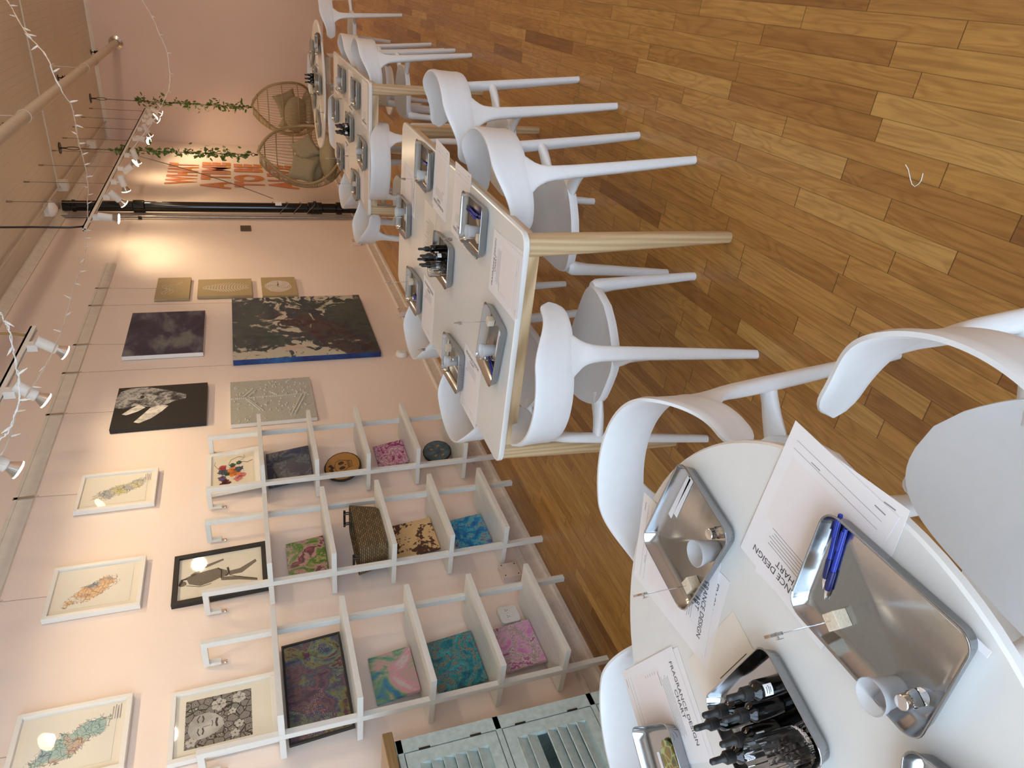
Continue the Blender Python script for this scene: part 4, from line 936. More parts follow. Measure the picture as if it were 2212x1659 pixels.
# --- near round table
sheet(2.305, 0.575, 184, 'lower of two overlapping sheets beside the seat nearest the camera', lift=0.0)
sheet(2.302, 0.602, 176, 'upper sheet at the table edge under the big tray with blue pens', lift=0.0012)
sheet(1.965, 0.845, -84, 'lower sheet below the single cup tray, far side of the near round table', lift=0.0)
sheet(1.972, 0.868, -80, 'upper sheet under the tray with the single frosted cup', lift=0.0012)
sheet(1.655, 0.765, -30, 'lower sheet in the corner of the round table next to the green cabinet', lift=0.0)
sheet(1.640, 0.775, -28, 'upper sheet on the round table next to the green cabinet', lift=0.0012)
sheet(1.90, 0.585, -107, 'beige tips sheet under the tray of black bottles', 'tips', lift=0.0)
TZ2 = 0.0022
def T2(x, y, d, lab): o = tray(x, y, d, lab); o.location.z = Z0 + 0.0032; return o
T2(2.092, 0.838, 168, 'steel tray with a single frosted cup, far side of the near round table')
T2(2.294, 0.444, 91, 'large looking steel tray with blue pens and two-part cup, nearest the camera')
T2(1.944, 0.528, -17, 'steel tray holding black dropper bottles and a ribbed glass on the near round table')
T2(1.541, 0.664, 58, 'steel tray with amber gel piece at the lower edge of the picture')
T2(2.105, 0.200, 20, 'steel tray of which only a corner shows at the lower right picture edge')
ZF = Z0 + 0.0052
clip(2.013, 0.788, 70, 'clip stand in the tray with the single cup')
cup(2.120, 0.768, 'frosted cup alone in the far tray of the near round table')
vial(2.172, 0.760, 'capped vial at the corner of the far tray, beside the frosted cup')
strip(2.135, 0.905, -12, 'white test strip along the rim of the far tray', 0.12)
strip(2.145, 0.893, -9, 'second white test strip lying askew in the far tray', 0.11)
clip(2.238, 0.492, 60, 'clip stand beside the blue pens in the nearest tray')
cup(2.222, 0.382, 'frosted cup in the nearest tray, beside two capped vials')
vial(2.247, 0.352, 'silver capped vial nearest the frosted cup in the nearest tray')
pen(2.318, 0.548, 190, 'blue ballpoint pen nearest the rim in the tray by the camera')
pen(2.305, 0.535, 187, 'second blue ballpoint pen in the tray by the camera')
strip(2.372, 0.385, 88, 'white test strip along the camera side of the nearest tray', 0.14, 0.011)
bq = [(2.037,0.536,'tallest looking black dropper bottle with white label, camera side of the near tray'),(1.993,0.528,'black dropper bottle between the labelled one and the ribbed glass'),(1.950,0.568,'black dropper bottle farthest from the camera in the near bottle tray'),(1.905,0.575,'black dropper bottle at the wall side corner of the near bottle tray'),(1.948,0.515,'black dropper bottle in the middle of the near bottle tray'),(1.893,0.520,'black dropper bottle nearest the lower picture edge')]
for i, (x, y, lab) in enumerate(bq): bottle(x, y, (-40,150,120,100,-50,-60)[i], lab)
tumbler(1.978, 0.462, 'in the near tray of bottles')
m = MB(); m.prism([(0.055+0.004*math.sin(k*1.9) if False else 0.050*math.cos(k*PI/10)*(1+0.06*math.sin(k*2.3)), 0.034*math.sin(k*PI/10)*(1+0.08*math.cos(k*1.7))) for k in range(20)], 0, 0.006)
gm2, t, b = nt('amber_veined_gel', 0.2); v = coords(t, (45,45,45)); vo = node(t, 'ShaderNodeTexVoronoi', i_Scale=1.0, feature='DISTANCE_TO_EDGE'); t.links.new(v, vo.inputs[0])
n_ = node(t, 'ShaderNodeTexNoise', i_Scale=0.6); t.links.new(v, n_.inputs[0])
t.links.new(mix(t, math_(t, 'LESS_THAN', vo.outputs[0], 0.06), ramp(t, n_.outputs[0], [(0.35,(0.28,0.15,0.02)),(0.6,(0.20,0.15,0.03)),(0.7,(0.04,0.11,0.06))]), (0.35,0.42,0.16)), b.inputs['Base Color'])
o = m.build('amber_gel_slice', gm2, None, smooth=30); o.location = (1.575, 0.690, ZF); o.rotation_euler = (0,0,math.radians(58)); tag(o, 'amber and green veined slice lying in the tray at the lower picture edge', 'coaster')
clip(1.590, 0.655, 40, 'clip stand over the amber slice in the tray at the lower picture edge')
strip(1.512, 0.690, 60, 'white tipped strip in the tray at the lower picture edge', 0.12)

# --- long table
ZF = Z0 + 0.0052
for x, y, top, lab, kd, lf in ((2.25,2.875,180,'far sheet of the open side of the long table, between two trays','chart',0.0),(2.262,2.885,177,'sheet lying on another at the open side of the long table','chart',0.0012),
    (2.245,2.570,180,'sheet at the open side of the long table next to the middle tray','chart',0.0),(2.182,2.015,94,'sheet at the near end of the long table, heading facing away','chart',0.0),(2.176,2.020,90,'second sheet at the near end of the long table','chart',0.0012),
    (1.622,2.980,0,'sheet at the wall side of the long table, farther of two','chart',0.0),(1.615,2.265,0,'sheet at the wall side of the long table, nearer of two','chart',0.0),(2.06,3.47,-90,'sheet at the far end of the long table','chart',0.0),(1.97,3.03,180,'beige tips sheet beyond the bottles on the long table','tips',0.0)):
    sheet(x, y, top, lab, kd, lf)
tr = [(2.261,3.118,90,'far tray at the open side of the long table'),(2.240,2.342,91,'middle tray at the open side of the long table, with pens'),(1.915,3.505,92,'tray at the far wall-side corner of the long table'),(1.972,2.715,91,'tray of black bottles in the middle of the long table'),(1.626,3.210,92,'tray at the wall side of the long table, farther of two'),(1.617,2.462,93,'tray at the wall side of the long table, nearer of two'),(1.912,2.036,170,'tray at the near end of the long table with two cups')]
for x, y, d, lab in tr: T2(x, y, d, lab)
for x, y, lab in ((2.222,3.035,'far tray on the open side of the long table'),(2.215,2.258,'middle tray on the open side of the long table'),(1.930,3.430,'tray at the far corner of the long table'),(1.640,3.290,'farther wall side tray of the long table'),(1.640,2.545,'nearer wall side tray of the long table'),(1.985,2.068,'tray at the near end of the long table')): clip(x, y, 70, 'clip stand in the ' + lab)
cup(2.228,3.075,'frosted cup in the far tray at the open side of the long table'); cup(2.225,2.305,'frosted cup beside the pens in the middle tray of the long table'); cup(1.625,2.455,'frosted cup in the nearer wall-side tray of the long table'); cup(1.890,2.035,'larger showing frosted cup in the tray at the near end of the long table'); cup(1.925,3.54,'frosted cup in the far corner tray of the long table')
vial(1.855,2.050,'capped vial in the tray at the near end of the long table'); vial(1.650,2.425,'capped vial in the nearer wall-side tray of the long table'); vial(1.600,3.17,'capped vial in the farther wall-side tray of the long table'); vial(1.905,3.575,'capped vial in the far corner tray of the long table')
pen(2.268,3.150,92,'dark blue pen in the far tray at the open side of the long table'); pen(2.262,2.405,88,'blue pen in the middle tray of the long table'); pen(2.274,2.400,90,'second blue pen in the middle tray of the long table'); pen(1.825,2.030,60,'blue pen in the tray at the near end of the long table'); pen(1.588,3.185,80,'pen in the farther wall-side tray of the long table')
strip(1.588,2.440,88,'white test strip in the nearer wall-side tray of the long table'); strip(1.94,2.005,172,'white test strip in the tray at the near end of the long table')
for i, (dx, dy) in enumerate(((-0.028,-0.035),(0.012,-0.040),(-0.036,0.002),(0.004,-0.003),(-0.026,0.038),(0.020,0.034))): bottle(1.985+dx, 2.715+dy, -70+23*i, 'black dropper bottle in the long table tray, ' + ('near left','near right','middle left','middle right','far left','far right')[i] + ' of six')
tumbler(1.962, 2.635, 'in the bottle tray of the long table')

# --- middle table
for x, y, top, lab, kd in ((2.23,6.30,180,'sheet at the far open corner of the middle table','chart'),(2.22,5.50,180,'sheet between the two open side trays of the middle table','chart'),(2.235,4.88,180,'sheet at the near open corner of the middle table','chart'),(1.70,5.72,0,'sheet at the wall side of the middle table','chart'),(1.72,4.98,0,'sheet at the near wall-side corner of the middle table','chart'),(2.0,5.72,90,'beige sheet behind the bottles on the middle table','tips')): sheet(x, y, top, lab, kd)
for x, y, d, lab in ((2.255,5.86,90,'farther tray at the open side of the middle table'),(2.258,5.16,90,'nearer tray at the open side of the middle table'),(1.965,6.28,92,'tray at the far end of the middle table'),(1.985,5.45,90,'tray of black bottles in the middle of the middle table'),(1.93,4.87,86,'tray at the near end of the middle table'),(1.65,5.99,90,'farther tray at the wall side of the middle table'),(1.64,5.16,90,'nearer tray at the wall side of the middle table')): T2(x, y, d, lab)
for x, y, lab in ((2.23,5.79,'farther open side tray of the middle table'),(2.23,5.08,'nearer open side tray of the middle table'),(1.95,6.2,'far end tray of the middle table'),(1.92,4.80,'near end tray of the middle table'),(1.65,5.92,'farther wall side tray of the middle table'),(1.63,5.22,'nearer wall side tray of the middle table')): clip(x, y, 70, 'clip stand in the ' + lab)
pen(2.25,5.20,90,'dark pen in the nearer open side tray of the middle table'); pen(1.65,5.13,86,'dark pen in the nearer wall-side tray of the middle table')
cup(2.24,5.90,'frosted cup in the farther open side tray of the middle table'); cup(1.93,4.90,'frosted cup in the near end tray of the middle table')
for i in range(6): bottle(1.975+(-0.03,0.012)[i%2], 5.45+(-0.038,0.0,0.038)[i//2], -60+20*i, 'black dropper bottle in the middle table tray, ' + ('nearest left','nearest right','centre left','centre right','farthest left','farthest right')[i] + ' of six')
# --- far round table
for x, y, top, lab in ((2.24,7.80,180,'sheet at the open side of the far round table'),(1.68,7.6,30,'sheet at the wall side of the far round table')): sheet(x, y, top, lab)
for x, y, d, lab in ((2.34,7.55,100,'tray nearest the open side on the far round table'),(2.20,8.15,130,'tray at the far open side of the far round table'),(1.99,7.52,90,'tray at the near edge of the far round table'),(1.60,7.66,60,'tray at the wall side of the far round table'),(1.80,8.12,60,'tray at the far wall side of the far round table'),(1.98,7.90,20,'tray of black bottles in the centre of the far round table')): T2(x, y, d, lab)
for i in range(6): bottle(1.95+0.035*(i%3), 7.885+0.035*(i//3), 30*i, 'black dropper bottle on the far round table, number %s of six' % ('one','two','three','four','five','six')[i])
clip(2.28,7.60,50,'clip stand in the open side tray of the far round table'); clip(2.0,7.45,50,'clip stand in the near edge tray of the far round table'); clip(1.62,7.60,50,'clip stand in the wall side tray of the far round table')
cup(2.33,7.50,'frosted cup in the open side tray of the far round table'); cup(1.99,7.58,'frosted cup in the near edge tray of the far round table')
# ================================================================ TRACK LIGHTS
TX, TZ = 0.71, 2.885
def add_spot(root, pos, dr, power=SPOT_W, size=125):
    l = bpy.data.lights.new('spot', 'SPOT'); l.energy = power; l.color = WARM; l.spot_size = math.radians(size); l.spot_blend = 0.9; l.shadow_soft_size = 0.03
    o = bpy.data.objects.new('lamp_light', l); COL.objects.link(o); o.parent = root
    o.location = pos; o.rotation_euler = Vector(dr).to_track_quat('-Z', 'Y').to_euler(); return o
def head(y, dr, label, power=SPOT_W, size=125, off=0.0):
    r = thing('track_spotlight', label, 'spotlight', (TX, y, TZ-0.03), group='white spotlights on the wall track')
    dr = Vector(dr).normalized()
    m = MB(); m.box((-0.022,-0.03,-0.045),(0.022,0.03,0.012)); m.tube([(0,0,-0.045),(0,0,-0.075)], 0.010, 8); m.build('adapter', M['white'], r, smooth=30)
    c = Vector((0,0,-0.10)); q = dr.to_track_quat('Z','Y').to_matrix().to_4x4(); T = Matrix.Translation(c) @ q
    m = MB(); m.lathe([(0.030,-0.075),(0.036,-0.07),(0.036,0.045),(0.030,0.05)], 16, T); b = m.build('lamp_body', M['white'], r, smooth=35)
    m = MB(); m.lathe([(0.022,0.04),(0.026,0.055),(0.044,0.092),(0.047,0.10)], 20, T, caps=False); m.build('bulb_shell', M['chrome'], b, smooth=50)
    m = MB(); m.lathe([(0.0465,0.098),(0.047,0.104),(0.035,0.109),(0.01,0.111)], 20, T); m.build('bulb_lens', M['lens'], b, smooth=50)
    add_spot(r, c + dr*0.118, dr, power, size)
    return r
def track(y0, y1, label):
    r = thing('light_track', label, 'light track', (TX, y0, TZ)); L = y1-y0
    m = MB(); m.box((-0.018,0,-0.018),(-0.007,L,0.018)); m.box((0.007,0,-0.018),(0.018,L,0.018)); m.box((-0.018,0,0.006),(0.018,L,0.018)); m.build('rail', M['white'], r, smooth=0)
    m = MB(); m.box((-0.006,0,-0.010),(0.006,L,0.004)); m.build('conductor_slot', M['dark'], r, smooth=0)
    return r
t1 = track(7.0, 13.08, 'long white light track hung from the ceiling towards the back corner')
t2 = track(0.3, 4.93, 'white light track above the wall pictures, near the camera')
for k in range(8):
    y = 7.84 + 0.722*k
    m = MB(); m.tube([(0,0,0.018),(0,0,CEIL-TZ)], 0.0035, 6); m.lathe([(0.009,CEIL-TZ-0.05),(0.009,CEIL-TZ)], 8)
    o = m.build('hanging_rod', M['wiregrey'], t1, smooth=40); o.location = (0, y-7.0, 0)
for y in (1.0, 2.6):
    m = MB(); m.tube([(0,0,0.018),(0,0,CEIL-TZ)], 0.0035, 6); o = m.build('hanging_rod', M['wiregrey'], t2, smooth=40); o.location = (0, y-0.3, 0)
m = MB(); m.tube([(0,0,CEIL-TZ),(0.01,0.02,0.4),(0,0,0.10),(0,-0.03,0.03),(0,0.0,0.015)], 0.009, 8); o = m.build('power_cable', M['gold'], t2, smooth=40); o.location = (0, 4.86-0.3, 0)
m = MB(); m.tube([(0,0,CEIL-TZ),(0.0,0.01,0.4),(0,0,0.12),(0,0.03,0.03),(0,0.05,0.015)], 0.009, 8); o = m.build('power_cable', M['dark'], t1, smooth=40); o.location = (0, 0.05, 0)
HW = (-1, 0, -0.05)
head(7.36, (-0.15,0.0,-1), 'spotlight pointing down in front of the black pipe, near end of far track')
head(8.05, (-1,0.1,-0.9), 'second spotlight from the near end of the far track, tilted to the wall', 20)
head(8.64, (-1,0,-0.22), 'third spotlight from the near end of the far track, aimed level at the wall', 15)
head(9.24, (0.8,0.0,-1), 'fourth spotlight on the far track, tilted away from the wall into the room')
head(9.90, (-1,0.1,-0.2), 'fifth spotlight on the far track, aimed level at the wall lettering', 15)
head(10.84, (-0.1,-0.6,-1), 'sixth spotlight on the far track, its ring facing the camera')
head(11.50, (-1,0.3,-0.35), 'seventh spotlight on the far track, aimed at the lettering, cream body', 18)
head(12.15, (0.8,0.1,-1), 'third spotlight from the back wall, tilted away from the wall')
head(12.50, (-0.8,0.3,-1), 'second spotlight from the back wall, tilted towards the corner')
head(13.00, (-0.6,0.3,-1), 'spotlight at the very end of the far track, nearest the back wall')
head(4.66, (-0.75,0.1,-1), 'spotlight at the far end of the near track, clear bulb showing', 16)
head(4.08, (-0.85,-0.05,-1), 'second spotlight of the near track, behind the string lights', 13)
head(3.40, (-0.8,0.0,-1), 'third spotlight of the near track, cut by the left picture edge', 11)
for i, y in enumerate((2.75, 2.1, 1.4)): head(y, (-0.75,0.05*i,-1), 'spotlight of the near track above the near pictures, number %s from the camera' % ('three','two','one')[i], 8)

# ================================================================ PIPES, CEILING, WALL FITTINGS
r = thing('black_drain_pipe', 'thick glossy black vertical pipe with couplings on the pink wall', 'pipe', (0.095, 9.82, 0))
m = MB(); m.tube([(0,0,0.0),(0,0,CEIL-0.04)], 0.064, 32); m.build('pipe_run', M['black'], r, smooth=50)
for z, h, rr in ((2.78,0.14,0.080),(0.62,0.20,0.078),(0.30,0.09,0.084),(3.50,0.05,0.075)):
    m = MB(); m.lathe([(0.065,z-h/2),(rr,z-h/2+0.01),(rr,z+h/2-0.01),(0.065,z+h/2)], 32, caps=False); m.build('coupling', M['black'], r, smooth=35)
m = MB()
for z in (0.585,0.655): m.lathe([(0.080,z-0.006),(0.082,z),(0.080,z+0.006)], 32, caps=False)
m.box((0.07,-0.02,0.60),(0.095,0.02,0.64)); m.build('clamp', M['dark'], r, smooth=35)
r = thing('steel_conduit', 'thin steel conduit running up the wall beside the black pipe', 'pipe', (0.028, 9.60, 0.12))
m = MB(); m.tube([(0,0,0),(0,0,CEIL-0.13)], 0.016, 14); m.build('conduit', M['dullsteel'], r, smooth=50)
m = MB(); m.box((-0.026,-0.03,2.62),(0.012,0.03,2.66)); m.build('strap', M['dark'], r, smooth=0)
# cords and white plug box on the pipe
r = thing('extension_cord', 'grey cord drooping from the light track to the black pipe and coiling round it', 'cord', (0,0,0))
m = MB(); pA = Vector((0.70,10.0,2.80)); pB = Vector((0.24,9.74,1.16)); pts = [pA.lerp(pB, k/14) + Vector((0,0,-0.10*math.sin(PI*k/14))) for k in range(15)]
m.tube(pts, 0.006, 6); cz = 1.16
pts = [Vector((0.095+0.078*math.cos(a*0.5+0.2), 9.82+0.078*math.sin(a*0.5+0.2), cz-0.014*a+0.03*math.sin(a))) for a in range(0, 46)]
m.tube(pts, 0.005, 6); m.build('cable', M['wiregrey'], r, smooth=60)
m = MB(); m.box((0.17,9.66,1.06),(0.22,9.72,1.14)); m.build('plug_box', M['white'], r, smooth=0, bevel=0.004)
# grey cord box plate
o = MB(); o.box((0,0,0),(0.012,0.20,0.125)); q = o.build('wall_vent', flat('brown_plate', (0.09,0.055,0.03), 0.5), None, smooth=0, bevel=0.002); q.location = (0.001, 9.11, 1.47); tag(q, 'small dark brown rectangular plate on the wall left of the black pipe', 'wall plate')
# big ceiling pipe
r = thing('ceiling_pipe', 'thick pale pipe hung below the ceiling, running to the back wall', 'pipe', (1.545, 0, 3.30))
m = MB(); m.tube([(0,FRONT+0.1,0),(0,BACK-0.01,0)], 0.052, 28); m.lathe([(0.056,11.6),(0.060,11.62),(0.060,11.70),(0.056,11.72)], 20, Matrix.Rotation(-PI/2, 4, 'X'), caps=False); m.build('pipe_run', M['ceilpaint'], r, smooth=50)
m = MB(); m.lathe([(0.056,0),(0.10,0.0),(0.105,0.02),(0.058,0.035)], 28, Matrix.Translation((0,BACK-0.001,0)) @ Matrix.Rotation(PI/2, 4, 'X'), caps=False); m.build('wall_collar', M['chrome'], r, smooth=40)
for y in (7.6, 10.9):
    m = MB(); m.tube([(0,y,0.05),(0,y,CEIL-3.301)], 0.004, 6); m.box((-0.02,y-0.10,CEIL-3.325),(0.02,y+0.10,CEIL-3.301)); pts = [(0.056*math.cos(a*PI/12), y, 0.056*math.sin(a*PI/12)) for a in range(25)]; m.tube(pts, 0.004, 6); m.build('hanger', M['trimwhite'], r, smooth=40)
# ceiling conduits and boxes
r = thing('ceiling_conduit', 'thin conduit along the ceiling near the picture wall', 'pipe', (0.31, 5.2, 3.63))
m = MB(); m.tube([(0,0,0),(0,8.85,0)], 0.012, 10); m.build('conduit', M['ceilpaint'], r, smooth=50)
r = thing('cross_conduit', 'conduit crossing the ceiling from wall to room', 'pipe', (0.31, 9.78, 3.62))
m = MB(); m.tube([(0,0,0),(0.15,0.0,0.0),(5.6,0.05,0)], 0.012, 10); m.build('conduit', M['ceilpaint'], r, smooth=50)
for y, s, lab in ((9.95,0.06,'pale junction box on the ceiling conduit above the far track'),(12.25,0.06,'pale junction box near the back corner of the ceiling')):
    r = thing('junction_box', lab, 'junction box', (0.31, y, 3.60)); m = MB(); m.box((-s,-s,-0.05),(s,s,0.059)); m.build('box', M['trimwhite'], r, smooth=0, bevel=0.004)
    m = MB(); m.box((-s*0.9,-s*0.9,-0.056),(s*0.9,s*0.9,-0.051)); m.build('cover', M['white'], r, smooth=0)
r = thing('smoke_alarm', 'cream round alarm sounder on the ceiling box above the pipe', 'alarm', (0.26, 9.12, 3.60)); m = MB(); m.box((-0.07,-0.06,0.0),(0.05,0.06,0.058)); m.build('box', M['trimwhite'], r, smooth=0)
m = MB(); m.lathe([(0.004,-0.075),(0.03,-0.07),(0.06,-0.05),(0.085,-0.03),(0.09,0.0)], 24); m.build('sounder', M['white'], r, smooth=50)
for i, (x, y) in enumerate(((1.397,13.9),(1.379,11.12),(1.358,8.10))):
    r = thing('ceiling_finial', 'black cone shaped fitting on the ceiling beside the big pipe, ' + ('farthest','middle','nearest')[i] + ' of three', 'ceiling fitting', (x, y, CEIL))
    m = MB(); m.lathe([(0.035,-0.003),(0.035,-0.012),(0.008,-0.016),(0.008,-0.05)], 16); m.build('base_plate', M['black'], r, smooth=40)
    m = MB(); m.lathe([(0.008,-0.045),(0.028,-0.055),(0.03,-0.065),(0.014,-0.07),(0.032,-0.08),(0.024,-0.11),(0.004,-0.14)], 16); m.build('cone', M['black'], r, smooth=30)
# outlets
def outlet(x, y, z, label, kind):
    r = thing('wall_outlet', label, 'outlet', (x, y, z))
    if kind == 'round':
        m = MB(); m.lathe([(0.052,0.0),(0.052,0.02),(0.045,0.04),(0.036,0.044)], 28, Matrix.Rotation(PI/2,4,'Y')); m.build('housing', M['white'], r, smooth=40)
        m = MB()
        for dz in (-0.02,0.02): m.lathe([(0.015,0.044),(0.015,0.048)], 18, Matrix.Translation((0,0,dz)) @ Matrix.Rotation(PI/2,4,'Y'))
        m.build('socket', M['frame_w'], r, smooth=30)
    elif kind == 'box':
        m = MB(); m.box((0,-0.055,-0.055),(0.045,0.055,0.055)); m.build('housing', flat('cream_pink_box', (0.70,0.58,0.52), 0.5), r, smooth=0, bevel=0.003)
        m = MB()
        for a, b in ((-0.04,-0.04),(0.04,-0.04),(-0.04,0.04),(0.04,0.04)): m.lathe([(0.004,0.045),(0.004,0.047)], 10, Matrix.Translation((0,a,b)) @ Matrix.Rotation(PI/2,4,'Y'))
        m.build('screw', M['dark'], r, smooth=0)
    else:
        m = MB(); m.loft([[Vector((x_, p.x, p.y)) for p in rrect(0.058, 0.055, 0.02, 5)] for x_ in (0.0, 0.03)]); m.build('housing', M['frame_w'], r, smooth=40, bevel=0.002)
        m = MB()
        for dy in (-0.022, 0.022): m.lathe([(0.016,0.03),(0.016,0.034)], 20, Matrix.Translation((0,dy,0.012)) @ Matrix.Rotation(PI/2,4,'Y'))
        so = m.build('socket', M['white'], r, smooth=30)
        m = MB()
        for dy in (-0.022, 0.022):
            for a in (-0.006, 0.006): m.box((0.0345, dy+a-0.001, 0.010),(0.0355, dy+a+0.001, 0.018))
            m.box((0.0345, dy-0.002, 0.002),(0.0355, dy+0.002, 0.006))
        m.build('slot', M['dark'], so, smooth=0)
outlet(0.002, 8.60, 0.24, 'white outlet on the far wall near the chair in front of the black pipe', 'box')
outlet(0.026, 6.40, 0.10, 'small white outlet low on the baseboard below the sea canvas', 'box')
outlet(0.002, 5.57, 0.285, 'round white surface outlet below the big dark canvas', 'round')
outlet(0.002, 2.755, 0.225, 'pale square cover box with four screws between the shelves', 'box')
outlet(0.002, 2.455, 0.335, 'double outlet in a rounded plate behind the pink marbled canvas', 'duplex')
# white thread on the floor
m = MB(); pts = [onz(x, y, 0.0015) for x, y in ((1956,356),(1962,366),(1966,385),(1970,398),(1976,403),(1984,398),(1990,390),(1994,374))]; m.tube(pts, 0.0011, 6)
o = m.build('white_thread', M['white'], None, smooth=60); tag(o, 'short curled white thread lying on the open wooden floor', 'thread')
# invented globes, out of view over the open side, added as warm fill
for i, y in enumerate((3.2, 5.8, 8.6, 11.6)):
    r = thing('fill_globe', 'added unseen fill globe over the open side of the room, number %s from the front' % ('one','two','three','four')[i], 'fill lamp', (4.9, y, 3.0))
    m = MB(); m.tube([(0,0,0.10),(0,0,CEIL-3.001)], 0.006, 8); m.lathe([(0.05,CEIL-3.03),(0.055,CEIL-3.001)], 16); m.build('stem', M['white'], r, smooth=40)
    m = MB(); m.sphere((0,0,0), 0.10, 24, 16); m.build('globe', GL, r, smooth=60)

# ================================================================ WALL LETTERING
fc = flat('lettering_pink', (0.66,0.25,0.15), 0.6, var=0.05); fo = flat('lettering_orange', (0.66,0.25,0.025), 0.6, var=0.05)
r = thing('wall_lettering', 'orange and pink block letters reading WHAT A TIME TO BE ALIVE on the far wall', 'lettering', (0.001, 11.86, 0.68))
for wd, y0, y1, z0, z1 in (('WHAT',11.28,12.56,2.23,2.60),('A TIME',11.06,12.66,1.76,2.12),('TO BE',11.17,12.60,1.27,1.65),('ALIVE',11.12,12.58,0.78,1.16)):
    me = text_mesh(wd, 1.0, 0.02); xs = [v.co.x for v in me.vertices]; ys = [v.co.y for v in me.vertices]; ax, bx, ay, by = min(xs), max(xs), min(ys), max(ys)
    for lay, (dz, dx, mat, nm) in enumerate(((0.0, 0.006, fc, 'word_face'), (-0.07, 0.001, fo, 'word_shadow'))):
        m2 = me.copy()
        for v in m2.vertices:
            u = (v.co.x-ax)/(bx-ax); w_ = (v.co.y-ay)/(by-ay)
            if lay: pass
            v.co = Vector((dx + (0.002 if v.co.z > 0 else 0.0), y0+(y1-y0)*u - 11.86, z0+(z1-z0)*w_ - 0.68 + dz))
        if lay:   # sweep the drop shadow downwards: several slices make one solid block
            vs = [v.co.copy() for v in m2.vertices]; fs = [list(p.vertices) for p in m2.polygons]; mb = MB()
            for k in range(8): mb.add([v + Vector((0.0003*k,0,0.0095*k)) for v in vs], fs)
            o = mb.build(nm, mat, fo_par, smooth=0)
        else:
            m2.materials.clear(); m2.materials.append(mat); o = bpy.data.objects.new(nm, m2); COL.objects.link(o); o.parent = r; fo_par = o
# thicken the strokes of the faces: dark outline strip under each word left out on purpose

